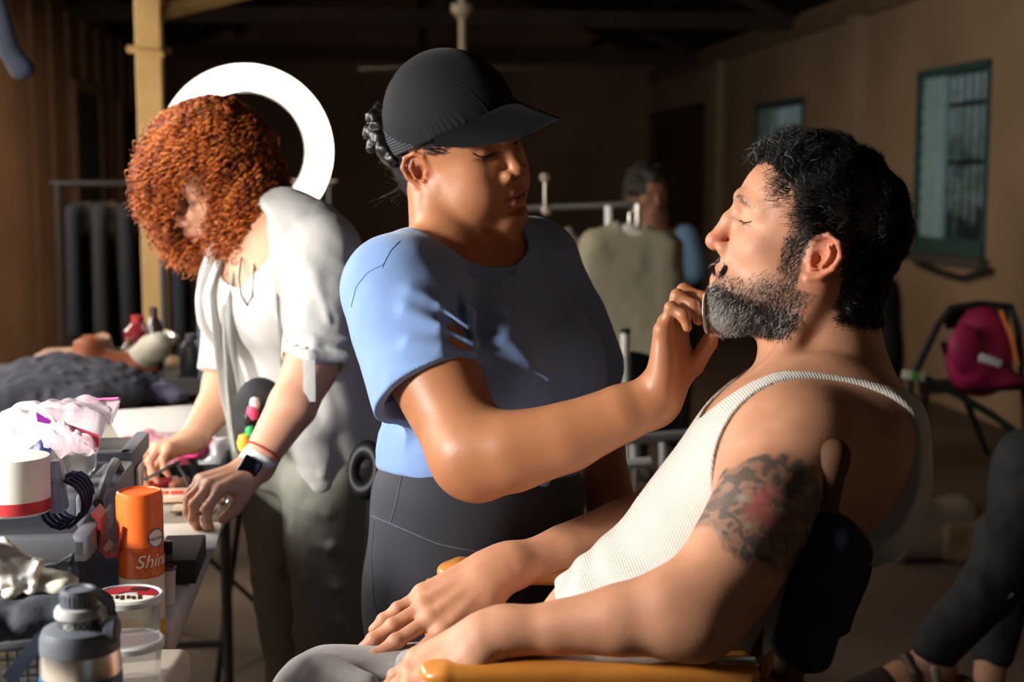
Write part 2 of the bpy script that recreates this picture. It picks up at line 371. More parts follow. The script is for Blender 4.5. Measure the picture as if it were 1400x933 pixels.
    mb = MB(); slab(mb, WR-.02, WR+.06, D1[0]-.07, D1[0]+.01, 0, 2.08); slab(mb, WR-.02, WR+.06, D1[1]-.01, D1[1]+.07, 0, 2.08); slab(mb, WR-.02, WR+.06, D1[0]-.07, D1[1]+.07, 2.02, 2.10); mb.build('door_frame', wood, d, False)
    # windows
    teal = mat('teal_window_paint', srgb(50, 82, 78), .6, noise=(12, .3, srgb(36, 60, 56))); paleblue = mat('pale_blue_shutter', srgb(150, 186, 190), .6, noise=(6, .3, srgb(110, 150, 160)))
    bars = mat('black_iron_bars', srgb(24, 26, 26), .6)
    glass = mat('window_glass', (.75, .85, .85), .04, trans=1, ior=1.1, alpha=.35)
    for i, (b0, b1, z0, z1) in enumerate((W1, W2)):
        w = empty('window_%d' % (i+1), tuple(rp(WR, (b0+b1)/2, z0)), None, None); w['kind'] = 'structure'; mb = MB()
        slab(mb, WR-.01, WR+.10, b0, b1, z1-.05, z1); slab(mb, WR-.01, WR+.10, b0, b1, z0, z0+.09); slab(mb, WR-.01, WR+.10, b0, b0+.05, z0, z1); slab(mb, WR-.01, WR+.10, b1-.05, b1, z0, z1); mb.build('window_frame', teal, w, False)
        mb = MB(); slab(mb, WR+.02, WR+.06, b1-.05-(b1-b0)*.28, b1-.04, z0+.08, z1-.04, .004)
        for q in range(9): zz = z0+.14+q*(z1-z0-.24)/9; slab(mb, WR+.008, WR+.03, b1-.04-(b1-b0)*.26, b1-.06, zz, zz+.05, .003)
        mb.build('shutter', paleblue, w, False)
        mb = MB()
        for q in range(9): bb = b0+.06+q*(b1-b0-.1)/8.5; mb.tube([rp(WR+.12, bb, z0), rp(WR+.12, bb, z1)], .008, 6)
        for zz in (z0+(z1-z0)*.38*1.0+.12, z1-.22): mb.tube([rp(WR+.11, b0, zz), rp(WR+.11, b1, zz)], .016, 6)
        mb.build('window_bars', bars, w); mb = MB(); slab(mb, WR+.07, WR+.076, b0+.04, b1-.04, z0+.05, z1-.04); mb.build('window_glass', glass, w, False)
        mb = MB(); slab(mb, WR-.06, WR+.02, b0-.05, b1+.05, z0-.06, z0, .004); mb.build('window_sill', mat('grey_sill', srgb(70, 68, 62), .8), w, False)
    # outside: a garden bank with foliage that the windows look onto
    mb = MB(); slab(mb, WR+.2, WR+6, WB, WE+6, -.35, -.25); st(mb.build('ground', mat('garden_soil', srgb(70, 90, 60), .95, noise=(3, .5, srgb(50, 70, 40))), smooth=False))
    rng = np.random.default_rng(2); S = SDF()
    for i in range(36): S.ell(tuple(rp(WR+2.4+rng.uniform(-.3, .5), 4+i*.42, rng.uniform(.4, 2.0))), tuple(rng.uniform(.35, .75, 3)), .1)
    S.disp = lambda P: (.10*vnoise(P, 6, 1)+.05*vnoise(P, 15, 2)).astype(np.float32)
    h = sdf_obj('hedge', S, .06, mat('garden_foliage', srgb(86, 116, 92), .8, noise=(5, .9, srgb(150, 160, 170)), bump=[(30, 1, .05)])); tag(h, 'green garden hedge outside, seen through the barred windows', 'hedge', kind='stuff')
    # dark panels on the left wall
    slate = mat('slate_door_paint', srgb(62, 64, 66), .6, noise=(4, .4, srgb(44, 44, 46)))
    for i, (pa, pb, top) in enumerate(((100, 133, 2.0), (163, 184, 1.95))):
        b1 = rc_(atwall(pb, 250, WL))[1]; b0 = rc_(atwall(pa, 250, WL))[1]; d = empty('door_%d' % (i+2), tuple(rp(WL, (b0+b1)/2, 0)), None, None); d['kind'] = 'structure'
        mb = MB(); slab(mb, WL-.01, WL+.035, b0, b1, .01, top, .004); mb.build('door_leaf', slate, d, False)
        mb = MB(); slab(mb, WL, WL+.05, b0-.07, b0, 0, top+.07); slab(mb, WL, WL+.05, b1, b1+.07, 0, top+.07); slab(mb, WL, WL+.05, b0, b1, top, top+.07); mb.build('door_frame', plaster_l, d, False)
    # left wall battens
    mb = MB()
    for b in np.arange(2.2, 15, .62): slab(mb, WL-.005, WL+.022, b-.03, b+.03, 0, HT-.05)
    st(mb.build('trim_%d' % (k+1), plaster_l, smooth=False))
    # timber post with its beam, lit by side_lamp
    tim = mat('sawn_yellow_timber', srgb(196, 160, 104), .7, noise=(7, .4, srgb(160, 122, 76)), bump=[(60, .4, .003)])
    d = 4.9; b_ = at(212, 200, d); t_ = at(190, 5, d); up = (t_-b_); up = up/up[2]; foot = b_-up*b_[2]; foot = np.array([b_[0], b_[1], 0])
    post = empty('timber_post', tuple(foot), 'pale yellow timber post standing on the floor behind the curly orange hair', 'post')
    mb = MB(); mb.box((foot[0]-.01, foot[1], 1.28), (.085, .085, 2.56), rot('Z', 8), .004); mb.build('post', tim, post, False)
    mb = MB(); z = at(200, 70, d)[2]; mb.tube([(foot[0]-.065, foot[1]-.05, z), (foot[0]+.045, foot[1]-.06, z-.02), (foot[0]+.045, foot[1]+.05, z), (foot[0]-.06, foot[1]+.05, z+.01)], .014, 6, closed=True); mb.build('rope_lashing', mat('hemp_rope', srgb(170, 136, 88), .9), post)
    p0 = at(196, 22, d-.05); p1 = at(420, -32, d+.5); mb = MB(); mb.tube([p0, p1], .030, 4); st(mb.build('trim_%d' % (k+2), tim, smooth=False))
build_room() if want('room') else None
# ------------------------------------------------------------------ people: shared parts
def head(S, F, P):
    """head in frame F (origin between the ear canals, x to the face)"""
    S.F = F; g = P.get
    nl = g('nose', 1.); jw = g('jaw', 1.); fat = g('fat', 0.)
    S.ell((-.010-g('back', 0)*.5, 0, .043), (.096+g('back', 0)*.5, .074, .082), .02)
    S.ell((.022, 0, .035), (.072, .066, .072), .03); S.ell((-.050, 0, -.006), (.052, .056, .058), .03)
    S.ell((.030, 0, -.030), (.058, .058+fat*.6, .075), .03)
    S.chain([(-.008, .052+fat, -.035), (.022, .046+fat, -.080), (.070-g('chin', 0), .016, -.100)], [.020, .018, .017], .03)
    S.chain([(-.008, -.052-fat, -.035), (.022, -.046-fat, -.080), (.070-g('chin', 0), -.016, -.100)], [.020, .018, .017], .03)
    S.ell((.040, 0, -.085), (.045, .035, .022), .03)
    S.ell((.079-g('chin', 0), 0, -.098), (.017, .020, .015), .022)             # chin
    for q in (1, -1):
        S.ell((.052, q*.041, -.018), (.027, .021, .024), .022)      # cheek
        S.ell((.010, q*(.052+fat), -.055), (.035, .018, .04), .03)
        if fat: S.ell((.058, q*.036, -.050), (.026, .024, .026), .025)
    S.chain([(.066, .044, .030), (.084, .020, .034), (.086, 0, .031), (.084, -.020, .034), (.066, -.044, .030)], [.010, .011, .011, .011, .010], .012)
    ez = g('eyez', .012)
    for q in (1, -1):
        S.ell((.078, q*.019, -.018), (.010, .011, .014), .015)
        S.ell((.093, q*.031, ez), (.0125, .016, .0115), .014, '-')
        S.ell((.0695, q*.0315, ez), (.0178, .0172, .0148), .003)     # lids over the eyeball
    # nose
    S.chain([(.082, 0, .026), (.095, 0, .004), (.104*nl+.000, 0, -.020)], [.0075, .0075, .0105], .012)
    S.ell((.105*nl, 0, -.024), (.0105, .011, .0095), .008)
    for q in (1, -1):
        S.ell((.094, q*.0135*g('wing', 1), -.027), (.0125, .0075, .0085), .006)
        S.ell((.102, q*.0068, -.0355), (.0055, .0032, .004), .002, '-')
    # mouth
    S.ell((.074, 0, -.056), (.022, .028, .026), .022)
    S.chain([(.080, .024, -.0600), (.0935, .009, -.0545), (.0955, 0, -.0560), (.0935, -.009, -.0545), (.080, -.024, -.0600)], [.0025, .0055, .0055, .0055, .0025], .005)
    S.chain([(.080, .022, -.0635), (.0925, .008, -.0690), (.0925, -.008, -.0690), (.080, -.022, -.0635)], [.0028, .0066, .0066, .0028], .005)
    S.chain([(.078, .026, -.0612), (.0975, .008, -.0618), (.0995, 0, -.0626), (.0975, -.008, -.0618), (.078, -.026, -.0612)], [.0016, .0016, .0014, .0016, .0016], .002, op='-')
    S.ell((.0915, 0, -.081), (.006, .016, .004), .012, '-')
    # closed / lowered lids: a fine crease
    for q in (1, -1):
        zz = ez-.008
        S.chain([(.0872, q*.026, zz-.001), (.0872, q*.034, zz-.002), (.0835, q*.042, zz-.001), (.0770, q*.048, zz+.001)], [.0010]*4, .0012, op='-')
    # ears
    es = g('ear', 1.)
    for q in (1, -1):
        y = q*.074
        E0 = Fr(F.P(.003, y, -.002), F.R().T@np.array([.93, q*-.30, .0]), F.R().T@np.array([-.20, q*.06, 1.]), F.s*es); S.F = E0
        S.ell((-.016, 0, .004), (.020, .0042, .025), .006)
        S.chain([(-.001, 0, .006), (-.003, q*.003, .023), (-.015, q*.005, .029), (-.029, q*.007, .024), (-.036, q*.008, .010), (-.032, q*.007, -.005), (-.020, q*.004, -.018), (-.008, q*.003, -.024)],
                [.0032, .0034, .0034, .0034, .0034, .0036, .0045, .0062], .0025)
        S.chain([(-.021, q*.006, .020), (-.025, q*.007, .008), (-.018, q*.006, -.006), (-.008, q*.005, -.012)], [.003, .0035, .0035, .004], .002)
        S.ell((-.012, q*.0055, .000), (.0080, .0085, .0105), .002, '-'); S.chain([(-.010, q*.0065, .0165), (-.020, q*.0075, .0215), (-.0285, q*.0085, .014), (-.0285, q*.008, .002)], [.0022, .0026, .0026, .002], .0015, op='-')
        S.ell((-.0035, q*.003, -.003), (.003, .0035, .005), .003)
        S.F = F
def finger(S, F, base, d, n, L, r, curls, k0=.006, spread=0.):
    """a finger in frame F: d along the finger, n out of the back of the hand; curls in degrees bend it toward the palm"""
    p = np.array(base, float); d = unit(d); n = unit(np.array(n, float)-np.dot(n, d)*d); pts = [p.copy()]; a = 0
    for i, (l, c) in enumerate(zip((.46*L, .30*L, .24*L), curls)):
        a += math.radians(c); p = p+l*(math.cos(a)*d-math.sin(a)*n); pts.append(p.copy())
    rr = [r*1.06, r*1.0, r*.92, r*.80]
    S.F = F
    for i in range(3):
        S.rc(pts[i], pts[i+1], rr[i], rr[i+1], k0 if i == 0 else .002)
    for i in (1, 2): S.ell(pts[i]+n*r*.12, r*1.04, .004)
    return pts
def hand(S, H, side, curls, thumb, s=1.0, spread=3, k=.012, lens=(.074, .082, .076, .060), r=.0082):
    """H: origin wrist, x towards the fingers, z out of the back of the hand, y to the hand's left. side +1: thumb on +y."""
    F = Fr(H.o, H.f, H.u, s); S.F = F; q = side
    kn = [(.088, q*.029, .000), (.092, q*.0095, .003), (.087, -q*.0100, .002), (.079, -q*.028, -.003)]
    S.rc((-.012, 0, 0), (.020, 0, 0), .020, .025, .03, flat=(0, 0, 1), ff=1.4)
    for i, kp in enumerate(kn):
        S.rc((.012, kp[1]*.55, -.002), kp, .0135, .0105, k)
        S.ell((kp[0]-.002, kp[1], kp[2]+.002), .0098, .006)
    S.ell((.050, 0, -.004), (.040, .033, .013), .012)
    S.ell((.030, q*.022, -.010), (.032, .014, .013), .014, rot=(0, 0, q*25))
    S.ell((.030, -q*.020, -.009), (.032, .013, .012), .012)
    for kp in kn[:4]: S.rc((.022, kp[1]*.55, .0095), (kp[0]-.014, kp[1], kp[2]+.0075), .0018, .0026, .007)
    out = []
    for i, kp in enumerate(kn):
        an = math.radians(q*spread*(1.5-i)); d = (math.cos(an), math.sin(an), 0)
        out.append(finger(S, F, kp, d, (0, 0, 1), lens[i], r*(1, 1.02, .98, .88)[i], curls[i]))
    # thumb: list of three points in the hand frame after the base
    tp = [(.022, q*.020, -.006)]+[tuple(t) for t in thumb]; tr = [.014, .0115, .0098, .0078]
    for i in range(3): S.rc(tp[i], tp[i+1], tr[i], tr[i+1], .010 if i == 0 else .003)
    return F, out, tp
def shade(V, F, spots, base):
    """colour by soft ellipsoidal spots in frame F: (centre, radii, colour, strength)"""
    L = F.inv(V); C = np.tile(np.array(base, float), (len(V), 1)); m3 = vnoise(L, 70, 5)*.5+vnoise(L, 25, 6)*.5; C = C*(1+.10*m3[:, None]*np.array([.6, 1, 1.2]))
    for c, r, colr, st in spots:
        d = np.sqrt((((L-np.array(c))/np.array(r))**2).sum(1)); w = st*np.clip(1.5-d, 0, 1)[:, None]; w = w*w*(3-2*w) if st == 1 else w
        C = C*(1-w)+np.array(colr)*w
    ay = np.abs(L[:, 1])
    w = np.clip(1.4-np.abs(L[:, 2]+.0618-.05*ay)/.0013, 0, 1)*(L[:, 0] > .072)*(ay < .027)*.85; C = C*(1-w[:, None])+np.array(srgb(70, 26, 22))*w[:, None]  # crease between the lips: its shade put into the colour as a dark line
    w = np.clip(1.5-np.sqrt(((L[:, 0]-.101)/.0065)**2+((ay-.0068)/.0036)**2+((L[:, 2]+.0345)/.0035)**2), 0, 1)*.9; C = C*(1-w[:, None])+np.array(srgb(40, 14, 10))*w[:, None]  # nostril hollows: shade painted in as near-black spots
    return C
skin_man = mat('skin_of_seated_man', rough=.50, attr=True, sss=.06, bump=[(520, .30, .0008), (110, .08, .0015)], noise=(34, .26, srgb(140, 88, 66)), spec=.45)
skin_artist = mat('skin_of_makeup_artist', rough=.42, attr=True, sss=.06, bump=[(520, .3, .0008)], noise=(20, .12, srgb(120, 70, 46)), spec=.45)
skin_red = mat('skin_of_red_haired_woman', rough=.5, attr=True, sss=.10, noise=(20, .12, srgb(200, 140, 110)))
hair_mat = mat('hair', rough=.42, attr=True, spec=.5)
# ================================================================== the seated man
def build_man():
    root = empty('person', tuple(atz(800, 933, .42)), 'bearded person in a white ribbed tank top, sitting back in the chair with closed eyes', 'person')
    Hd = frame(at(1104, 338, 1.648), -84, 15, 7, .955)
    A = at
    T = frame(at(1000, 720, 1.62), -90, 36, 0)
    def ip(px, py, d): return T.inv(at(px, py, d))
    def torso(S, g=0., skin=True):
        """shared by skin and tank top; g inflates"""
        S.F = T
        c = ip(1108, 622, 1.63); S.ell(c, (.113+g, .166+g, .128+g), .03)
        c = ip(1040, 690, 1.62); S.ell(c, (.105+g, .160+g, .15+g), .05)
        c = ip(955, 790, 1.62); S.ell(c, (.100+g, .155+g, .15+g), .05)
        c = ip(860, 900, 1.62); S.ell(c, (.115+g, .17+g, .13+g), .05)
        for dd, px in ((1.53, 1035), (1.70, 1020)):
            S.ell(ip(px, 608, dd), (.040+g, .078+g, .062+g), .05)     # chest muscles
        S.ell(ip(1160, 655, 1.53), (.054+g, .085+g, .10+g), .05)     # shoulder blade
        S.ell(ip(1155, 655, 1.72), (.054+g, .085+g, .10+g), .05)
    S = SDF(); torso(S); S.F = W0
    # neck, throat, trapezius, collar bones
    S.rc(A(1117, 415, 1.645), A(1135, 540, 1.635), .058, .060, .02)
    S.rc(A(1072, 420, 1.648), A(1085, 520, 1.635), .034, .030, .03)
    S.rc(A(1138, 420, 1.64), A(1168, 570, 1.62), .042, .044, .03)
    S.rc(A(1135, 580, 1.60), A(1118, 612, 1.49), .042, .044, .04)
    S.rc(A(1105, 530, 1.68), A(1052, 576, 1.78), .046, .044, .04)
    S.rc(A(1120, 390, 1.59), A(1050, 525, 1.59), .012, .010, .02)     # sternomastoid
    S.chain([A(1048, 533, 1.61), A(1075, 535, 1.56), A(1105, 545, 1.50)], [.009, .009, .010], .022)
    # near arm
    S.rc(A(1102, 614, 1.490), A(1085, 650, 1.465), .056, .052, .03)
    S.chain([A(1092, 615, 1.475), A(1048, 705, 1.435), A(1000, 790, 1.405), A(950, 840, 1.385)], [.054, .050, .045, .042], .03)
    S.rc(A(1040, 690, 1.42), A(985, 775, 1.40), .042, .036, .03)         # biceps
    S.chain([A(952, 840, 1.385), A(915, 838, 1.385), A(850, 848, 1.39), A(765, 858, 1.40), A(668, 869, 1.41)], [.041, .042, .036, .027, .021], .03)
    S.ell(T.inv(A(975, 878, 1.385)), .022, .03) if False else None
    # far arm
    S.chain([A(1034, 580, 1.79), A(968, 648, 1.83), A(903, 712, 1.83)], [.058, .050, .042], .03)
    S.chain([A(903, 712, 1.83), A(850, 724, 1.81), A(770, 752, 1.775), A(690, 779, 1.74)], [.042, .038, .031, .023], .02)
    S.F = W0
    S.rc(A(700, 775, 1.74), A(672, 784, 1.735), .022, .023, .02)
    head(S, Hd, dict(nose=1.04, ear=1.02, back=.002, wing=1.15, eyez=.019)); S.F = Hd
    S.chain([(.084, 0, .03), (.099, 0, .008), (.104, 0, -.008)], [.0085, .0085, .009], .010)   # strong nose bridge
    S.chain([(.070, .040, .033), (.090, .018, .036), (.091, -.018, .036), (.070, -.040, .033)], [.009, .010, .010, .009], .012); S.ell((.060, .030, -.078), (.030, .028, .030), .03); S.ell((.060, -.030, -.078), (.030, .028, .030), .03)
    # near hand over the armrest tip
    fwd = unit(A(588, 918, 1.41)-A(668, 869, 1.41)); up = unit(np.array([-.1, -.45, .9]))
    hF, _a, _b = hand(S, Fr(A(668, 870, 1.41), fwd, up), 1, [(18, 22, 12), (16, 22, 14), (16, 24, 14), (14, 24, 14)], [(.045, .040, -.020), (.072, .050, -.030), (.098, .052, -.040)][:3], 1.0, 3)
    # far hand flat on the thigh: the thumb towards the camera
    w = A(676, 783, 1.735); fw2 = unit(A(588, 838, 1.70)-w); up2 = unit(np.array([.10, -.50, .85]))
    nF, fo, tp = hand(S, Fr(w, fw2, up2), 1, [(4, 6, 4), (-2, 6, 4), (4, 8, 6), (10, 12, 8)], [(.038, .042, -.016), (.062, .046, -.030), (.080, .044, -.044)], 1.10, 5, lens=(.088, .096, .086, .066), r=.0080)
    def col(V):
        base = srgb(198, 142, 110)
        C = shade(V, Hd, [((.1, 0, -.057), (.016, .026, .010), srgb(196, 106, 92), .75), ((.108, 0, -.02), (.016, .02, .016), srgb(206, 104, 78), .55),
                          ((.075, .04, -.01), (.03, .02, .03), srgb(216, 140, 108), .5), ((-.02, .085, 0), (.03, .02, .04), srgb(208, 112, 80), .6),
                          ((.085, .03, .018), (.02, .02, .014), srgb(222, 160, 130), .6)], base)
        L = Hd.inv(V)
        # stubble shadow and scalp under the hair
        n = vnoise(L, 90, 3)*.5+vnoise(L, 300, 4)*.5
        bd = np.clip((beard_mask(L)-.02)*2.0+.25*n*(beard_mask(L) > .03), 0, 1)*.72; C = C*(1-bd[:, None])+np.array(srgb(70, 52, 44))*bd[:, None]
        sc_ = np.clip(hair_mask(L)*2, 0, 1)*.9; C = C*(1-sc_[:, None])+np.array(srgb(22, 18, 17))*sc_[:, None]
        # the lash line
        for q in (1, -1):
            d = np.sqrt(((L[:, 0]-.084)/.010)**2*0+((L[:, 1]-q*.031)/.017)**2+((L[:, 2]-.0105)/.0020)**2); w_ = np.clip(1.4-d, 0, 1)*(L[:, 0] > .06)*.9; C = C*(1-w_[:, None])+np.array(srgb(50, 30, 24))*w_[:, None]
            # brow
            d = np.sqrt(((L[:, 1]-q*.032)/.022)**2+((L[:, 2]-.036+8*(np.abs(L[:, 1])-.030)**2)/.0050)**2); w_ = np.clip(1.4-d, 0, 1)*(L[:, 0] > .05)*.55*(.7+.6*n); w_ = np.clip(w_, 0, 1); C = C*(1-w_[:, None])+np.array(srgb(74, 56, 48))*w_[:, None]
        # tattoo on the near upper arm
        a0 = A(1046, 697, 1.385); rel = V-a0; u = unit(A(950, 845, 1.385)-A(1090, 630, 1.46)); v = np.cross(u, unit(CAM-a0)); v = unit(v)
        x = rel@u; y = rel@v; near = (np.linalg.norm(rel, axis=1) < .12) & (rel@unit(CAM-a0) > -.045)
        r = np.sqrt((x/.056)**2+(y/.058)**2); P2 = np.stack([x, y, x*0], 1); edge = vnoise(P2, 60, 7)*.16+vnoise(P2, 130, 8)*.10
        t = np.clip((1.10+edge-r)*9, 0, 1)*near
        sw = np.sin(9*r+2*np.arctan2(y, x)+5*vnoise(P2, 70, 9)+2.5*vnoise(P2, 170, 2)); ink = t*(.70+.18*np.clip(sw*2, -1, 1)+.12*(np.abs(sw) < .25)+.15*(np.abs(vnoise(P2, 120, 31)) < .10)); ink = np.clip(ink, 0, .93)
        C = C*(1-ink[:, None])+np.array(srgb(54, 68, 68))*ink[:, None]
        red = t*np.clip(1.0-np.sqrt(((x-.004)/.032)**2+((y+.004)/.034)**2), 0, 1)*1.7*np.clip(.5+vnoise(P2, 75, 11)*1.3+.35*sw, 0, 1); red = np.clip(red, 0, .72)
        C = C*(1-red[:, None])+np.array(srgb(168, 84, 82))*red[:, None]
        hl = t*np.clip(vnoise(P2, 95, 15)-.35, 0, 1)*1.6; hl = np.clip(hl, 0, .6); C = C*(1-hl[:, None])+np.array(srgb(150, 156, 140))*hl[:, None]
        return C
    def wt(V):
        d = np.minimum.reduce([np.linalg.norm(V-Hd.o, axis=1)-.155, np.linalg.norm(V-(nF.o+nF.f*.08), axis=1)-.115, np.linalg.norm(V-(hF.o+hF.f*.08), axis=1)-.115]); return np.clip(d/.04, 0, 1)*.6
    body = sdf_obj('body', S, .0021, skin_man, root, col, (60, wt))
    V = np.empty(len(body.data.vertices)*3, np.float32); body.data.vertices.foreach_get('co', V); V = V.reshape(-1, 3).astype(float)
    N = np.empty(len(V)*3, np.float32); body.data.vertex_normals.foreach_get('vector', N); N = N.reshape(-1, 3).astype(float)
    L = Hd.inv(V); LN = N@Hd.R().T; rng = np.random.default_rng(3)
    # --- scalp hair
    hm = hair_mask(L); idx = np.where(hm > .0)[0]; idx = rng.choice(idx, 22000)
    curls_on(root, 'hair', Hd, V[idx], N[idx], L[idx], rng, length=lambda l: .034-.014*np.clip((.06-l[:, 0])/.1, 0, 1)-.010*np.clip((.02-l[:, 2])/.05, 0, 1), flow=lambda l: np.stack([.25+0*l[:, 0], 0*l[:, 1], -.35-2.0*np.clip(.05-l[:, 2], -.05, .05)*8], 1)*1.0, lift=.62, curl=.0042, turns=1.4, r=.00027,
             col=lambda l, rg: np.where((rg.random(len(l)) < np.clip((l[:, 0]-.005)*2.6+.01, .006, .15))[:, None], srgb(132, 130, 128), srgb(17, 15, 15)))
    bm_ = beard_mask(L); idx = np.where(bm_ > .02)[0]; pr = bm_[idx]**.6; pr = pr*(1+2.0*(L[idx, 2] < -.066)+1.2*((L[idx, 2] > -.03) & (L[idx, 0] < .035))); idx = rng.choice(idx, 38000, p=pr/pr.sum())
    def bcol(l, rg):
        g = np.clip((l[:, 0]-.045)*22, 0, 1)*np.clip((-.072-l[:, 2])*45, 0, 1)*.82+.11; m = rg.random(len(l)) < g
        return np.where(m[:, None], np.array(srgb(205, 200, 196)), np.array(srgb(44, 34, 30)))
    curls_on(root, 'beard', Hd, V[idx], N[idx], L[idx], rng, length=lambda l: .0055+.0060*np.clip((-.05-l[:, 2])*30, 0, 1)+.007*np.clip((l[:, 0]-.03)*18, 0, 1)*np.clip((-.08-l[:, 2])*30, 0, 1), flow=lambda l: np.stack([0*l[:, 0]-.2*(l[:, 2] > -.075), 0*l[:, 1], -1+0*l[:, 2]], 1), lift=.42, curl=.0012, turns=.9, r=.00020, col=bcol, wild=.28, jit=.22)
    # moustache and brows
    def patch(name, ctr, rad, n, flow, ln, lift, c, cu=.0008, split=False, r=.00028):
        for sd in (((1,), (-1,)) if split else ((1, -1),)):
            w = np.zeros(len(L), bool)
            for q in sd: w |= (((L-np.array([ctr[0], q*ctr[1], ctr[2]]))/np.array(rad))**2).sum(1) < 1
            w &= LN[:, 0] > .15; ii = np.where(w)[0]
            if len(ii): ii = rng.choice(ii, n//len(((1,), (-1,)) if split else (1,))); curls_on(root, name, Hd, V[ii], N[ii], L[ii], rng, length=ln, flow=flow, lift=lift, curl=cu, turns=.6, r=r, col=c)
    dark = lambda l, rg: np.where((rg.random(len(l)) < .12)[:, None], np.array(srgb(150, 140, 132)), np.array(srgb(32, 24, 21)))
    patch('moustache', (.094, .013, -.0465), (.014, .023, .0070), 4200, lambda l: np.stack([0*l[:, 0]+.1, np.sign(l[:, 1])*.8, -1+0*l[:, 2]], 1), (.007, .011), .35, dark)
    patch('goatee', (.080, .0265, -.063), (.014, .0050, .018), 1400, lambda l: np.stack([0*l[:, 0]+.1, 0*l[:, 1], -1+0*l[:, 2]], 1), (.006, .009), .3, dark)
    patch('eyebrow', (.085, .030, .037), (.020, .020, .0046), 420, lambda l: np.stack([0*l[:, 0], np.sign(l[:, 1])*1.6, .5-20*(np.abs(l[:, 1])-.02)], 1), (.004, .007), .10, lambda l, rg: np.where((rg.random(len(l)) < .3)[:, None], np.array(srgb(150, 130, 118)), np.array(srgb(84, 62, 52))), .0003, True, .00015)
    patch('eyelashes', (.084, .031, .0100), (.012, .016, .0016), 160, lambda l: np.stack([1+0*l[:, 0], 0*l[:, 0], -.8+0*l[:, 2]], 1), (.005, .007), .3, lambda l, rg: np.tile(srgb(20, 15, 14), (len(l), 1)), .0003, True, .00018)
    seam(body, [(1011, 301.5), (1017, 304.5), (1024, 304), (1028, 302.5)], [.0003]+[.0007]*27+[.0003]*2, mat('dark_lash', srgb(24, 16, 14), .5), 'eyelash_line')
    # --- tank top
    S = SDF(); torso(S, .0045); S.F = W0
    S.rc(A(1135, 580, 1.60), A(1118, 606, 1.52), .047, .049, .04); S.rc(A(1105, 530, 1.68), A(1052, 576, 1.76), .050, .048, .04)
    S.rc(A(1150, 572, 1.64), A(1160, 600, 1.62), .044, .050, .04)
    S.F = T
    # loose cloth: folds over the belly, slack at the back
    for (a, b, c_, r) in (((893, 692, 1.60), (915, 715, 1.52), (968, 752, 1.470), .0125), ((867, 727, 1.60), (893, 755, 1.52), (940, 795, 1.475), .0115), ((826, 782, 1.61), (850, 800, 1.53), (895, 825, 1.49), .012), ((798, 822, 1.61), (830, 840, 1.54), (860, 850, 1.50), .012)):
        S.chain([ip(*a), ip(*b), ip(*c_)], [r, r*.8, r*.35], .014)
    S.ell(ip(1192, 690, 1.60), (.045, .13, .055), .05); S.ell(ip(1190, 728, 1.58), (.03, .11, .020), .03)
    # openings
    S.F = W0; S.rc(A(1130, 470, 1.61), A(1040, 530, 1.595), .128, .076, .003, '-'); S.F = T          # neck opening
    for q, dd in ((1, 1.445), (-1, 1.83)):
        S.F = W0
        p0 = A(1135, 610, dd)
        S.F = T; S.ell(ip(1150 if q > 0 else 1105, 627 if q > 0 else 615, dd), (.122 if q > 0 else .095, (.058 if q > 0 else .060), .140 if q > 0 else .13), .003, '-', rot=(0, -10, 0))
    S.half(ip(800, 850, 1.62), (0.25, 0, -1))
    disp0 = lambda P: (.0016*np.sin(((P-T.o)@T.u)*150+3*vnoise(P, 14, 1))*np.clip(1-((P-T.o)@T.u+.18)*6, 0, 1)).astype(np.float32)
    S.disp = disp0
    tank = sdf_obj('tank_top', S, .0026, mat('white_ribbed_cotton', srgb(198, 192, 183), .85, wave=(CR+.36*CU, .0030, .32, .0007), bump=[(60, .25, .004)], sheen=.2), root)
    # --- trousers: both thighs, shins down to the foot rest
    S = SDF(); S.F = W0
    far_knee = A(452, 975, 1.66); near_knee = A(395, 1075, 1.42)
    S.ell(A(835, 960, 1.62), (.14, .17, .12), .02) if False else S.rc(A(835, 965, 1.54), A(835, 960, 1.70), .115, .115, .03)
    S.chain([A(800, 985, 1.72), A(640, 975, 1.70), far_knee], [.098, .088, .074], .03)
    S.chain([A(800, 990, 1.54), A(600, 1040, 1.48), near_knee], [.098, .088, .072], .03)
    for kn_, fx in ((far_knee, .03), (near_knee, .03)):
        ft = kn_+np.array([fx, .02, -.40]); S.chain([kn_, kn_+np.array([fx*.2, .0, -.2]), ft], [.072, .062, .05], .02)
    S.rc(A(560, 905, 1.60), A(600, 902, 1.58), .014, .010, .04); S.rc(A(440, 915, 1.60), A(500, 935, 1.58), .012, .010, .04)
    S.disp = lambda P: (.002*vnoise(P, 22, 5)+.0009*vnoise(P, 60, 6)).astype(np.float32)
    sdf_obj('trousers', S, .0045, mat('grey_sweat_fabric', srgb(150, 145, 143), .9, bump=[(700, .5, .0015), (40, .2, .004)], noise=(160, .25, srgb(118, 114, 114)), sheen=.3), root)
    for kn_ in (far_knee, near_knee):
        S = SDF(); b = kn_+np.array([-.02, .02, -.475]); S.F = Fr(b, (-1, 0, 0), (0, 0, 1))
        S.chain([(-.06, 0, .0), (0, 0, .0), (.09, 0, -.012), (.15, 0, -.018)], [.040, .040, .036, .028], .03, flat=(0, 0, 1), ff=1.1); S.rc((-.03, 0, .01), (-.02, 0, .07), .04, .042, .02)
        sdf_obj('shoe', S, .005, mat('dark_shoe_leather', srgb(40, 36, 34), .5), root)
    return root
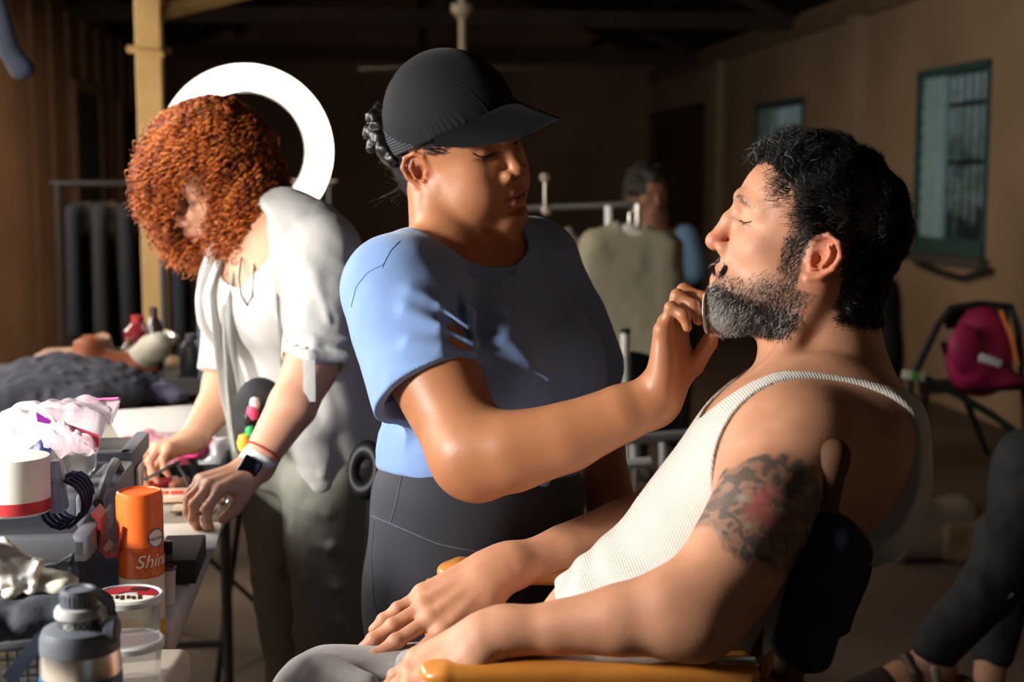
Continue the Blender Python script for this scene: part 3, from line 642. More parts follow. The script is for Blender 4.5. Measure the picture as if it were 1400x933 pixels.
def beard_mask(L):
    """1 where the beard grows (jaw, chin, lower cheeks), fading up the cheek"""
    x, y, z = L[:, 0], np.abs(L[:, 1]), L[:, 2]
    top = -.024-.022*np.clip((x-.045)/.035, 0, 1)+.028*np.clip((.030-x)/.03, 0, 1)     # upper border, climbs to the sideburn
    m = np.clip((top-z)/(.022+.028*np.clip((x-.02)/.03, 0, 1)), 0, 1)**1.5*np.clip(.2-(np.sqrt(x*x+y*y+z*z)-.17)*30, 0, 1)**.01
    m = np.where(x*x+y*y+z*z > .158**2, 0, m)
    m *= np.clip((x+.012-(-.062-z)*.25)/.016, 0, 1)                                      # rear border
    m *= np.clip((z+.120-(.075-x)*.30)/.010, 0, 1)
    mouth = (((x-.095)/.03)**2+(y/.026)**2+((z+.066)/.019)**2) < 1; m = np.where(mouth, 0, m)
    side = np.clip(1.5-np.sqrt(((x-.018)/.013)**2+((z-.010)/.060)**2), 0, 1)*(y > .05)*(x > .0045); m = np.maximum(m, side*.7); m = np.where((y > .068) & (x < .008) & (z > -.042), 0, m)
    return m
def hair_mask(L):
    x, y, z = L[:, 0]+.004, np.abs(L[:, 1]), L[:, 2]
    line = np.where(x > .03, .082-.9*(.085-x)*.0+(.075-x)*-.10, 0)
    # hairline: forehead at z~.085, temple steps back, round the ear, down the nape
    low = np.interp(x, [-.12, -.098, -.05, -.028, -.014, .004, .018, .030, .045, .058, .072, .12], [-.050, -.062, -.066, -.03, .040, .034, .006, .030, .060, .078, .084, .084])
    low = low+np.where(x > .03, np.clip(.035-y, 0, .035)*.15, 0)
    m = np.clip((z-low)/.012, 0, 1)
    m *= np.clip((.0785-np.minimum(x, .0785)+.006)/.006, 0, 1)*1.0
    m = np.where((x < -.125) | (x*x+y*y+z*z > .150**2) & (z < .0), 0, m); m = np.where(x*x+y*y+z*z > .17**2, 0, m)
    return m*((y < .0665+.0) | (z > .035) | (x < -.040))
def curls_on(parent, name, F, V, N, L, rng, length, flow, lift, curl, turns, r, col, pts=9, wild=.9, jit=.10):
    n = len(V); D = flow(L)@F.R(); D = D/(np.linalg.norm(D, axis=1, keepdims=True)+1e-9); D = D-(D*N).sum(1, keepdims=True)*N*.8
    ln = length(L) if callable(length) else rng.uniform(length[0], length[1], n); ln = ln*rng.uniform(.7, 1.15, n)
    NZ = np.stack([vnoise(L, 48, 31), vnoise(L, 48, 32), vnoise(L, 48, 33)], 1)*wild
    dirv = D+N*lift*.6+rng.normal(0, jit, (n, 3))+NZ; dirv /= np.linalg.norm(dirv, axis=1, keepdims=True)
    A_ = np.cross(dirv, N+1e-3); A_ /= np.linalg.norm(A_, axis=1, keepdims=True)+1e-9; B_ = np.cross(dirv, A_)
    ph = rng.uniform(0, 6.28, n)+8*vnoise(L, 60, 21); t = np.linspace(0, 1, pts); PL = np.zeros((n, pts, 3))
    for i, ti in enumerate(t):
        a = ph+turns*6.283*ti; rad = curl*min(ti*2.5, 1)
        PL[:, i] = V-N*.001+dirv*(ln*ti)[:, None]-N*(ln*ti*ti*.50*lift)[:, None]+D*(ln*ti*ti*.25)[:, None]+rad*(np.cos(a)[:, None]*A_+np.sin(a)[:, None]*B_)-rad*(np.cos(ph)[:, None]*A_+np.sin(ph)[:, None]*B_)*(1-ti)*0
    rr = r*np.interp(t, [0, .6, 1], [1.1, 1, .35])
    return strands(name, PL, rr[None, :], hair_mat, parent, col(L, rng))
if want('man'): build_man()
# ================================================================== the make-up artist
def build_artist():
    A = at
    root = empty('person', tuple(atz(655, 1500, 0)), 'person in a dark cap, light blue t-shirt and leggings dabbing a bearded face', 'person')
    Hd = frame(A(629, 210, 1.96), 48, -1, -18, .94)
    T = frame(A(655, 560, 1.97), 50, 0, 0)
    def ip(px, py, d): return T.inv(A(px, py, d))
    def torso(S, g=0., low=True):
        S.F = T
        S.ell((-.005, 0, .115), (.105+g, .150+g, .135+g), .03)
        S.ell((.000, 0, -.04), (.112+g, .142+g, .16+g), .06)
        for q in (1, -1): S.ell((.082, q*.072, .055), (.062+g, .066+g, .074+g), .06)
        if low: S.ell((-.005, 0, -.19), (.128+g, .158+g, .13+g), .06)
        S.F = W0
        S.rc(A(600, 352, 1.93), A(543, 390, 1.86), .046+g, .056+g, .05)
        S.rc(A(650, 342, 1.98), A(722, 352, 2.06), .046+g, .052+g, .05)
    S = SDF(); torso(S); S.F = W0
    S.rc(A(607, 262, 1.965), A(617, 352, 1.965), .050, .056, .02)
    S.rc(A(632, 310, 1.95), A(645, 380, 1.945), .030, .034, .03)
    S.rc(A(590, 285, 1.93), A(640, 375, 1.88), .012, .010, .03)
    S.chain([A(575, 372, 1.84), A(620, 382, 1.85), A(652, 388, 1.87)], [.009, .009, .009], .025)
    # right arm
    S.F = W0
    S.chain([A(543, 395, 1.85), A(588, 500, 1.80), A(645, 622, 1.72)], [.060, .060, .048], .03)
    S.chain([A(648, 624, 1.72), A(700, 618, 1.70), A(775, 598, 1.685), A(850, 566, 1.675), A(902, 541, 1.675)], [.048, .049, .042, .034, .0265], .03)
    S.rc(A(648, 654, 1.72), A(656, 662, 1.715), .016, .013, .03)
    # left arm, hanging behind the forearm
    S.chain([A(735, 365, 2.07), A(790, 480, 2.12), A(812, 600, 2.12)], [.052, .05, .043], .03)
    S.chain([A(812, 600, 2.12), A(832, 680, 2.07), A(845, 760, 2.02)], [.042, .037, .026], .02)
    head(S, Hd, dict(nose=.98, wing=1.25, ear=1.0, fat=-.001, eyez=.015, chin=.006)); S.F = Hd
    S.ell((.040, -.036, -.058), (.026, .027, .030), .03)
    S.ell((.030, -.006, -.102), (.038, .030, .016), .03)                     # soft underside of the chin
    S.chain([(.0925, .010, -.0685), (.0925, -.010, -.0685)], [.0075, .0075], .004)
    w = A(905, 541, 1.675); hf = unit(A(921, 425, 1.672)-w); hu = unit(np.array([-.86, .50, 0]))
    nF, fo, tp = hand(S, Fr(w, hf, hu), 1, [(12, 82, 28), (14, 92, 34), (16, 98, 36), (14, 100, 40)], [(.040, .034, -.022), (.070, .026, -.040), (.090, .012, -.050)], .98, 2, r=.0082)
    w2 = A(845, 762, 2.02); hand(S, Fr(w2, unit(A(848, 860, 1.99)-w2), unit(np.array([.9, -.4, 0]))), -1, [(18, 25, 15)]*4, [(.04, -.034, -.02), (.065, -.036, -.035), (.085, -.03, -.045)], .95, 3)
    def col(V):
        C = shade(V, Hd, [((.096, 0, -.062), (.014, .026, .011), srgb(150, 84, 72), .8), ((.105, 0, -.02), (.016, .02, .016), srgb(176, 108, 74), .4),
                          ((.085, .031, .010), (.02, .020, .012), srgb(150, 92, 62), .5), ((.085, -.031, .010), (.02, .020, .012), srgb(150, 92, 62), .5), ((-.01, -.085, 0), (.03, .02, .04), srgb(176, 98, 66), .5)], srgb(176, 118, 82))
        L = Hd.inv(V)
        for q in (1, -1):
            dd = np.sqrt(((L[:, 1]-q*.031)/.018)**2+((L[:, 2]-.0075)/.0026)**2); w_ = np.clip(1.5-dd, 0, 1)*(L[:, 0] > .06)*.95; C = C*(1-w_[:, None])+np.array(srgb(24, 14, 12))*w_[:, None]
            dd = np.sqrt(((L[:, 1]-q*.032)/.022)**2+((L[:, 2]-.036+8*(np.abs(L[:, 1])-.030)**2)/.0042)**2); w_ = np.clip(1.4-dd, 0, 1)*(L[:, 0] > .05)*.85; C = C*(1-w_[:, None])+np.array(srgb(30, 20, 16))*w_[:, None]
        sc_ = np.clip((L[:, 2]-np.interp(L[:, 0], [-.12, -.06, -.03, -.01, .03, .06, .1], [-.05, -.05, -.02, .030, .016, .034, .07]))/.006, 0, 1)*(np.linalg.norm(L, axis=1) < .17)*.93; sc_ = sc_*(((L[:, 0]+.008)**2+(L[:, 2]-.004)**2 > .022**2) | (np.abs(L[:, 1]) < .060))*((np.abs(L[:, 1]) < .0715) | (L[:, 2] > .035))
        C = C*(1-sc_[:, None])+np.array(srgb(20, 16, 15))*sc_[:, None]
        lo = V[:, 1] > 2.03                               # nothing: same skin everywhere
        return C
    def wt(V):
        d = np.minimum(np.linalg.norm(V-Hd.o, axis=1)-.150, np.linalg.norm(V-(nF.o+nF.f*.08), axis=1)-.115); return np.clip(d/.04, 0, 1)*.6
    body = sdf_obj('body', S, .0021, skin_artist, root, col, (60, wt))
    seam(body, [(646, 209), (652, 213), (660, 215), (668, 213), (673, 209)], [.0003]+[.0010]*27+[.0003]*2, mat('black_lash', srgb(14, 9, 8), .5), 'eyelash_line')
    # hair under the cap: strands combed back to a braided bun
    V = np.empty(len(body.data.vertices)*3, np.float32); body.data.vertices.foreach_get('co', V); V = V.reshape(-1, 3).astype(float)
    N = np.empty(len(V)*3, np.float32); body.data.vertex_normals.foreach_get('vector', N); N = N.reshape(-1, 3).astype(float)
    L = Hd.inv(V); rng = np.random.default_rng(8)
    low = np.interp(L[:, 0], [-.12, -.06, -.03, -.01, .02, .05, .06], [-.045, -.05, -.02, .028, .014, .024, .04])
    m = (((L[:, 0]+.008)**2+(L[:, 2]-.004)**2 > .022**2) | (np.abs(L[:, 1]) < .060)) & (L[:, 2] > low) & (L[:, 2] < .050+.33*(L[:, 0]-.07)) & (L[:, 0] < .058) & (np.linalg.norm(L, axis=1) < .16) & ((np.abs(L[:, 1]) < .0715) | (L[:, 2] > .036)); ii = rng.choice(np.where(m)[0], 7500)
    curls_on(root, 'hair', Hd, V[ii], N[ii], L[ii], rng, length=(.022, .034), flow=lambda l: np.stack([-1+0*l[:, 0], 0*l[:, 1], .25-4*(l[:, 2]-.02)*(l[:, 0] < -.03)], 1), lift=.12, curl=.0006, turns=.8, r=.00032, col=lambda l, rg: np.tile(srgb(15, 12, 12), (len(l), 1)), wild=.15)
    # loose wisps at the nape and the back of the cap
    n = 90; a = rng.uniform(0, 1, n); st = np.array([Hd.P(-.098-.012*t_, rng.uniform(-.03, .04), .06-.12*t_) for t_ in a]); PL = np.zeros((n, 9, 3))
    dr = np.array([unit(-Hd.f*rng.uniform(.3, 1)+Hd.u*rng.uniform(-1, .7)+Hd.l*rng.uniform(-.5, .5)) for _ in range(n)]); b2 = rng.normal(0, .5, (n, 3))
    for i, t_ in enumerate(np.linspace(0, 1, 9)): PL[:, i] = st+dr*(t_*rng.uniform(.02, .05, 1))+b2*(t_*t_*.018)
    strands('loose_hair', PL, .00022, hair_mat, root, np.tile(srgb(50, 34, 26), (n, 1)))
    S = SDF(); S.F = W0
    for px, py, d, r in ((521, 148, 1.99, .011), (512, 160, 1.985, .014), (519, 172, 1.97, .014), (508, 180, 1.985, .014), (519, 190, 1.965, .015), (511, 199, 1.975, .012), (527, 206, 1.96, .014), (536, 218, 1.955, .012)):
        S.ell(tuple(A(px, py, d)), (r, r*1.1, r*.82), .0025, rot=(0, 35 if px > 515 else -35, 0))
    S.rc(A(528, 165, 1.985), A(534, 212, 1.965), .018, .016, .004); S.F = Hd
    S.disp = lambda P: (.0009*np.sin(420*((P-Hd.o)@unit(Hd.l+.6*Hd.u))+4*vnoise(P, 60, 2))).astype(np.float32)
    sdf_obj('hair_bun', S, .0017, mat('black_hair_bun', srgb(15, 12, 12), .4), root)
    # --- cap
    cm = mat('charcoal_cap_fabric', srgb(17, 18, 22), .8, spec=.2, bump=[(900, .25, .0005)], sheen=.05); C0 = (-.006, 0, .047); CRR = (.108, .088, .108)
    rim = lambda x: .060+.33*(x-.07)
    def side(x, z, off=0):
        y = -CRR[1]*math.sqrt(max(0, 1-((x-C0[0])/CRR[0])**2-((z-C0[2])/CRR[2])**2)); n_ = unit(Hd.R().T@np.array([(x-C0[0])/CRR[0]**2, y/CRR[1]**2, (z-C0[2])/CRR[2]**2])); return Hd.P(x, y, z)+n_*off, n_
    S = SDF(); S.F = Hd
    S.ell(C0, CRR, .01)
    for i in range(7):                                                          # gathers above the brim
        x = .030+.0075*i; a_ = side(x, rim(x)+.004, -.001)[0]; b_ = side(x-.010, rim(x)+.026-.001*i, -.002)[0]; S.F = W0; S.rc(a_, b_, .0024, .0008, .004); S.F = Hd
    S.ell(C0, tuple(v-.0042 for v in CRR), .001, '-')
    S.half((.07, 0, .060), (.33, 0, -1), .001)                              # lower rim rises towards the forehead
    S.ell((-.115, 0, .012), (.040, .034, .040), .003, '-')
    cap = sdf_obj('cap', S, .0016, cm, root)
    mb = MB(); st = []
    for k_ in (-1, 1):                                                          # seams over the crown
        q = []
        for t_ in np.linspace(.30, 2.75, 30):
            x = C0[0]+CRR[0]*math.cos(t_)*.985; yk = k_*(.018+.026*math.sin(t_)); z = C0[2]+CRR[2]*math.sqrt(max(0, 1-((x-C0[0])/CRR[0])**2-(yk/CRR[1])**2)); q.append(Hd.P(x, yk, z))
        mb.tube(q, .0007, 6)
    mb.build('seam', cm, cap)
    mb = MB()
    def brim(u, v):
        u = 2*u-1; y = .082*u*(1-.04*v); xi = C0[0]+.1075*math.sqrt(max(0, 1-(min(abs(y), .0878)/.0880)**2)); xo = .030+.155*max(0, 1-abs(u)**2.1)**.5
        xo = max(xi, xo); x = xi+(xo-xi)*v; z = rim(xi)+.002-.24*(x-xi)-.6*(x-xi)**2-.015*(abs(u)**1.7)*math.sin(min(1, v*1.4)*1.57)
        return Hd.P(x, y, z)
    mb.grid(brim, 49, 14, .0028); mb.build('brim', cm, root, angle=50)
    dots = MB()
    for i in range(22):
        x = -.104+.0050*i; top = .058*(1-(x+.106)/.118)
        for j in range(30):
            h_ = .006+.0042*j
            if h_ > top: break
            z = rim(x)+h_-.3*(x+.1)*.1
            if ((x-C0[0])/CRR[0])**2+((z-C0[2])/CRR[2])**2 > .992: continue
            p, n_ = side(x, z, .0001); t1 = unit(np.cross(Hd.u, n_)); dots.lathe([(.0, .0004), (.0013, .0003), (.0013, -.0004)], p, cols(t1, np.cross(n_, t1), n_), sides=6)
    dots.build('perforation', mat('perforation_grey', srgb(92, 96, 104), .5), cap)
    p, n_ = side(-.086, rim(-.086)+.010, .0004); t1 = unit(np.cross(Hd.u, n_))
    MB().box(p, (.011, .008, .0016), cols(t1, np.cross(n_, t1), n_), .0004).build('badge', mat('silver_badge', (.6, .58, .55), .35, metal=.6), cap)
    # --- t-shirt
    S = SDF(); torso(S, .006, False); S.F = T
    S.ell((.0, 0, -.075), (.124, .152, .075), .03); S.half((0, 0, -.088), (-.13, 0, -1), .006)
    S.F = W0
    u_arm = unit(A(640, 600, 1.745)-A(543, 395, 1.85)); hem = A(589, 534, 1.785); S.rc(A(548, 400, 1.85), A(560, 430, 1.84), .066, .068, .03)
    SL = SDF(); SL.chain([A(545, 402, 1.85), A(562, 470, 1.825), A(600, 570, 1.775)], [.066, .070, .077], .0)
    for i_, (a_, b_, c_) in enumerate((((562, 400, 1.77), (600, 418, 1.77), (640, 448, 1.775)), ((555, 425, 1.76), (600, 446, 1.755), (646, 470, 1.77)), ((560, 470, 1.745), (600, 478, 1.74), (648, 485, 1.76)), ((540, 520, 1.74), (590, 510, 1.725), (650, 490, 1.76)))):
        SL.chain([A(*a_), A(*b_), A(*c_)], [.001, (.001, .002, .0035, .004)[i_], .003], .022)
    SL.half(hem, u_arm, .001); SL.chain([A(583, 515, 1.80), A(603, 575, 1.77), A(622, 625, 1.745)], [.058, .071, .074], .001, op='-')
    S.sub(SL, .03)
    # folds pulled from the shoulder to the arm pit, and on the sleeve
    S.chain([A(562, 335, 1.87), A(610, 385, 1.835), A(640, 430, 1.80), A(648, 470, 1.78)], [.006, .009, .009, .004], .03)
    S.chain([A(590, 360, 1.86), A(630, 400, 1.845), A(658, 450, 1.84), A(668, 500, 1.85)], [.005, .006, .006, .003], .03)
    S.chain([A(690, 470, 1.80), A(720, 500, 1.80), A(750, 520, 1.80)], [.002, .003, .002], .05)
    S.chain([A(738, 362, 2.065), A(772, 440, 2.10), A(795, 500, 2.12)], [.056, .062, .064], .03)
    # blousing just above the waistband
    S.chain([A(536, 600, 1.90), A(590, 652, 1.86), A(660, 668, 1.85), A(740, 655, 1.87)], [.012, .014, .014, .012], .02)
    S.rc(A(530, 618, 1.90), A(548, 632, 1.88), .014, .010, .01)
    S.F = T
    nk = T.inv(A(640, 310, 1.93)); S.F = Fr(A(634, 318, 1.93), T.f, T.u); S.ell((.006, 0, .005), (.090, .088, .060), .002, '-', rot=(0, 16, 0))
    S.half((0, 0, .055), (0, 0, 1), .002) if False else None
    S.disp = lambda P: (.0010*vnoise(P, 40, 3)+.0014*vnoise(P, 18, 5)).astype(np.float32)
    shm = mat('blue_stitching', srgb(106, 134, 182), .9); ts = sdf_obj('t_shirt', S, .0024, mat('light_blue_cotton', srgb(118, 148, 198), .85, bump=[(1100, .3, .0006), (30, .2, .004)], sheen=.25), root)
    for P_ in ([(546, 330), (534, 343), (524, 362), (523, 366)], [(524, 362), (503, 372), (487, 392), (480, 420)], [(507, 563), (560, 534), (612, 507), (650, 488)], [(578, 339), (600, 352), (640, 372), (676, 388), (704, 374), (711, 345)]): seam(ts, P_, .0007, shm)
    # --- leggings
    S = SDF(); S.F = T
    S.ell((.000, 0, -.125), (.136, .163, .12), .02); S.ell((-.012, 0, -.235), (.138, .166, .14), .04)
    S.F = W0; hr, hl = A(600, 860, 1.93), A(712, 860, 2.03)
    kr, kl = hr+np.array([.02, .0, -.32]), hl+np.array([.02, .02, -.32]); 
    for a, b, s_ in ((hr, kr, -1), (hl, kl, 1)):
        ft = np.array([b[0]-.01, b[1]+.02, .09]); S.chain([a, b, ft], [.098, .062, .040], .03)
    S.F = T; S.half((0, 0, -.076), (.13, 0, 1), .004)
    # waistband seam and the seams down the hip
    S.chain([(.122*math.cos(t_), .158*math.sin(t_), -.155-.02*math.cos(t_)) for t_ in np.linspace(-2.6, 1.2, 16)], [.0030]*16, .004, op='-') if False else None
    lg_ = sdf_obj('leggings', S, .0030, mat('charcoal_leggings', srgb(38, 40, 50), .7, spec=.25, bump=[(1200, .2, .0005)], noise=(700, .15, srgb(84, 86, 96)), sheen=.2), root)
    lm_ = mat('legging_stitching', srgb(84, 87, 98), .8)
    for P_ in ([(549, 652), (541, 690), (534, 714)], [(502, 703), (533, 716), (600, 745), (680, 760), (750, 766)], [(512, 712), (507, 760), (511, 820), (520, 858)], [(515, 800), (535, 828), (575, 846)]): seam(lg_, P_, .0009, lm_)
    for a in (kr, kl):
        S = SDF(); S.F = Fr((a[0]-.01, a[1]+.02, .045), (.77, -.64, 0), (0, 0, 1)); S.chain([(-.06, 0, 0), (.0, 0, 0), (.10, 0, -.01), (.15, 0, -.015)], [.042, .042, .037, .029], .02); S.rc((-.03, 0, .0), (-.02, 0, .06), .042, .044, .02)
        sdf_obj('shoe', S, .005, mat('black_trainer', srgb(36, 36, 40), .6), root)
    # cotton pad held at the beard
    pc = A(966, 428, 1.658); nr = unit(np.array([.93, -.30, .06])); t1 = unit(np.cross(nr, (0, 0, 1))); mb = MB()
    mb.lathe([(0, -.0008), (.020, -.0011), (.0238, -.0008), (.0245, 0), (.0238, .0008), (.020, .0011), (0, .0008)], pc, cols(t1, np.cross(nr, t1), nr), 40)
    o = mb.build('cotton_pad', mat('cotton_white', srgb(236, 228, 216), .9, sss=.3, bump=[(900, .5, .001)])); tag(o, 'round white cotton pad pinched in the fingers against the grey beard', 'cotton pad')
if want('artist'): build_artist()
# ================================================================== the red-haired woman at the table
def build_redhead():
    A = lambda px, py, d: at(px, py, d*1.03)
    root = empty('person', tuple(atz(430, 1300, 0)), 'person with curly orange hair in an open pale shirt, bent over the table of make-up', 'person')
    Hd = frame(A(288, 246, 2.50), -52, -34, 8, .97)
    T = frame(A(405, 450, 2.50), -50, -14, 0)
    def ip(px, py, d): return T.inv(A(px, py, d))
    def torso(S, g=0.):
        S.F = T
        S.ell((.0, 0, .09), (.10+g, .15+g, .15+g), .03); S.ell((-.01, 0, -.07), (.10+g, .13+g, .16+g), .06)
        for q in (1, -1): S.ell((.075, q*.060, .06), (.05+g, .058+g, .06+g), .05)
    S = SDF(); torso(S); S.F = T; S.ell((-.02, 0, -.20), (.11, .15, .12), .05); S.F = W0
    S.rc(A(318, 280, 2.49), A(385, 335, 2.50), .048, .055, .03)
    S.rc(A(385, 330, 2.47), A(440, 345, 2.38), .05, .05, .04); S.rc(A(370, 335, 2.53), A(335, 365, 2.62), .05, .046, .04)
    S.chain([A(440, 350, 2.38), A(438, 430, 2.33), A(424, 505, 2.28)], [.050, .046, .040], .03)
    S.chain([A(424, 505, 2.28), A(400, 555, 2.25), A(348, 638, 2.21)], [.040, .040, .026], .02)
    S.chain([A(335, 370, 2.62), A(322, 450, 2.66), A(306, 525, 2.64)], [.046, .042, .037], .03)
    S.chain([A(306, 525, 2.64), A(292, 560, 2.58), A(262, 602, 2.48)], [.037, .035, .024], .02)
    head(S, Hd, dict(nose=.95, eyez=.015, ear=.9))
    w = A(343, 645, 2.205); f = unit(A(284, 664, 2.14)-w); hand(S, Fr(w, f, unit(np.array([-.15, -.40, .88]))), 1, [(38, 50, 30), (36, 50, 30), (36, 50, 30), (38, 48, 30)], [(.045, .034, -.018), (.068, .040, -.034), (.088, .036, -.046)], 1.0, 4)
    w2 = A(259, 604, 2.47); f = unit(A(222, 612, 2.42)-w2); hand(S, Fr(w2, f, unit(np.array([-.35, -.15, .9]))), -1, [(40, 50, 24), (38, 52, 28), (40, 52, 28), (42, 50, 28)], [(.045, -.034, -.024), (.068, -.034, -.045), (.086, -.022, -.058)], .92, 3)
    def col(V): return shade(V, Hd, [((.096, 0, -.062), (.014, .026, .011), srgb(190, 100, 90), .8), ((.085, .031, .012), (.016, .02, .008), srgb(120, 76, 60), .6), ((.085, -.031, .012), (.016, .02, .008), srgb(120, 76, 60), .6),
                                     ((.086, .03, .036), (.02, .022, .005), srgb(110, 60, 40), .7), ((.086, -.03, .036), (.02, .022, .005), srgb(110, 60, 40), .7)], srgb(222, 164, 132))
    sdf_obj('body', S, .0034, skin_red, root, col)
    # --- hair: a dark inner mass with curls all round
    S = SDF(); S.F = W0
    S.ell(A(296, 232, 2.515), (.108, .105, .108), .02); S.F = Hd; S.ell((-.02, 0, .045), (.115, .10, .105), .03); S.F = W0
    for (px, py, d, r) in ((232, 258, 2.47, (.042, .06, .058)), (246, 286, 2.52, (.040, .05, .060)), (272, 312, 2.53, (.034, .045, .040)), (332, 280, 2.45, (.050, .055, .066)), (322, 308, 2.46, (.034, .04, .045)), (358, 255, 2.50, (.036, .06, .06)), (228, 225, 2.46, (.040, .05, .05))):
        S.ell(A(px, py, d), r, .03)
    S.ell(A(264, 286, 2.375), (.036, .085, .066), .010, '-')
    S.disp = lambda P: (.005*vnoise(P, 50, 4)+.003*vnoise(P, 110, 5)).astype(np.float32)
    base = sdf_obj('hair', S, .0045, mat('auburn_hair_mass', srgb(96, 44, 18), .6, bump=[(160, .8, .01)]), root)
    n_ = len(base.data.vertices); V = np.empty(n_*3, np.float32); base.data.vertices.foreach_get('co', V); V = V.reshape(-1, 3).astype(float)
    N = np.empty(n_*3, np.float32); base.data.vertex_normals.foreach_get('vector', N); N = N.reshape(-1, 3).astype(float)
    rng = np.random.default_rng(5); q_ = V-CAM; dz = q_@CF; ppx = 700+FPX*(q_@CR)/dz; ppy = 466.5-FPX*(q_@CU)/dz; keep = np.where(~((((ppx-262)/27)**2+((ppy-276)/50)**2 < 1) & (dz < 2.55)))[0]; ii = rng.choice(keep, 4200); P0 = V[ii]; NN = N[ii]; c = A(292, 240, 2.50)
    n = len(ii); out = unit(np.array([-.12, 0, -1])); D = out+NN*.45+rng.normal(0, .22, (n, 3)); D -= (D*NN).sum(1, keepdims=True)*NN*.45; D /= np.linalg.norm(D, axis=1, keepdims=True)
    ln = rng.uniform(.022, .048, n); A_ = np.cross(D, np.array([0, 1, .1])); A_ /= np.linalg.norm(A_, axis=1, keepdims=True); B_ = np.cross(D, A_); ph = rng.uniform(0, 6.28, n); R_ = rng.uniform(.0035, .0065, n); tr = rng.uniform(2.2, 4.2, n)
    pts = 30; PL = np.zeros((n, pts, 3))
    for i, t in enumerate(np.linspace(0, 1, pts)):
        a = ph+tr*6.283*t; rad = R_*min(1, t*4+.4)
        PL[:, i] = P0+D*(ln*t)[:, None]+np.array([0, 0, -1.])*(ln*t*t*.35)[:, None]+rad[:, None]*(np.cos(a)[:, None]*A_+np.sin(a)[:, None]*B_)
    cc = np.array([srgb(196, 98, 34), srgb(160, 74, 26), srgb(120, 50, 20), srgb(214, 124, 52)])[rng.integers(0, 4, n)]
    strands('curls', PL, np.interp(np.linspace(0, 1, pts), [0, .8, 1], [.0013, .0011, .0004])[None, :], hair_mat, base, cc)
    # --- white vest and necklace
    S = SDF(); torso(S, .007); S.F = T; S.ell((-.01, 0, -.17), (.115, .14, .07), .04)
    S.ell(ip(345, 335, 2.42), (.075, .075, .085), .003, '-'); S.disp = lambda P: (.002*vnoise(P, 25, 5)).astype(np.float32)
    sdf_obj('vest', S, .005, mat('white_vest', srgb(205, 203, 201), .85), root)
    nk = [A(px, py, d) for px, py, d in ((330, 352, 2.40), (327, 380, 2.375), (330, 405, 2.365), (338, 418, 2.36), (345, 405, 2.35), (347, 378, 2.36), (348, 355, 2.39))]
    MB().tube(nk, .0016, 8).build('necklace', mat('dark_beads', srgb(60, 70, 60), .4), root)
    # --- open shirt: back, sides, two loose fronts, sleeves with turned cuffs
    S = SDF(); torso(S, .020); S.F = W0
    S.rc(A(385, 330, 2.47), A(442, 348, 2.38), .062, .064, .04); S.rc(A(370, 335, 2.53), A(335, 365, 2.62), .060, .056, .04)
    S.chain([A(440, 520, 2.52), A(462, 590, 2.50)], [.125, .130], .06)
    S.rc(A(470, 560, 2.44), A(500, 610, 2.44), .045, .035, .04); S.rc(A(420, 600, 2.38), A(440, 660, 2.38), .045, .02, .04)
    S.F = T; S.ell((.135, .010, -.02), (.115, .095, .42), .012, '-')
    S.ell((-.01, 0, -.07), (.105, .135, .20), .004, '-'); S.ell((.0, 0, .09), (.105, .152, .15), .004, '-')
    S.F = W0; S.ell(A(440, 620, 2.50), (.135, .12, .12), .004, '-')
    S.half(A(455, 665, 2.45), A(520, 605, 2.45)*0+np.array([.62, 0, -1]), .004)
    S.half(A(430, 680, 2.45), np.array([-.35, 0, -1]), .004)
    SL = SDF(); SL.chain([A(440, 348, 2.375), A(440, 430, 2.335), A(428, 500, 2.29)], [.064, .062, .056], .02); SL.half(A(427, 492, 2.29), unit(A(424, 505, 2.28)-A(440, 430, 2.335)), .002)
    SL.chain([A(438, 440, 2.33), A(424, 520, 2.28)], [.046, .050], .002, op='-'); S.sub(SL, .012)
    SL = SDF(); SL.chain([A(335, 368, 2.62), A(318, 450, 2.66), A(306, 520, 2.64)], [.058, .056, .052], .02); SL.half(A(308, 512, 2.64), unit(A(306, 525, 2.64)-A(322, 450, 2.66)), .002); S.sub(SL, .012)
    S.chain([A(392, 478, 2.26), A(425, 488, 2.235), A(470, 488, 2.27)], [.010, .011, .010], .008); S.chain([A(395, 455, 2.27), A(430, 470, 2.25), A(472, 465, 2.28)], [.006, .008, .006], .012)
    for a, b, c_ in (((400, 330, 2.36), (430, 380, 2.30), (448, 440, 2.27)), ((425, 325, 2.36), (465, 370, 2.33), (470, 430, 2.31)), ((470, 400, 2.42), (485, 480, 2.46), (505, 580, 2.46)), ((440, 520, 2.38), (450, 580, 2.37), (440, 650, 2.36)), ((400, 300, 2.40), (440, 315, 2.38), (475, 345, 2.40))):
        S.chain([A(*a), A(*b), A(*c_)], [.006, .010, .006], .02)
    S.disp = lambda P: (.0035*vnoise(P, 16, 3)+.0016*vnoise(P, 42, 5)).astype(np.float32)
    sm = mat('pale_linen', srgb(200, 199, 195), .85, bump=[(40, .3, .006)], sheen=.2); sh = sdf_obj('shirt', S, .0042, sm, root)
    def flap(name, P):
        def fn(u, v):
            a, b = P[0], P[1]; i = v*(len(a)-1); k = min(int(i), len(a)-2); t = i-k; p = (a[k]*(1-t)+a[k+1]*t)*(1-u)+(b[k]*(1-t)+b[k+1]*t)*u
            return p+np.array([0, -.010*math.sin(u*9+v*5)-.005*math.sin(u*17), 0])
        MB().grid(fn, 22, 30, .0022).build(name, sm, root, angle=80)
    flap('shirt_front', ([A(300, 356, 2.44), A(287, 400, 2.42), A(293, 470, 2.42), A(300, 545, 2.43), A(318, 622, 2.43)], [A(330, 350, 2.44), A(322, 410, 2.40), A(322, 470, 2.40), A(332, 545, 2.41), A(330, 600, 2.42)]))
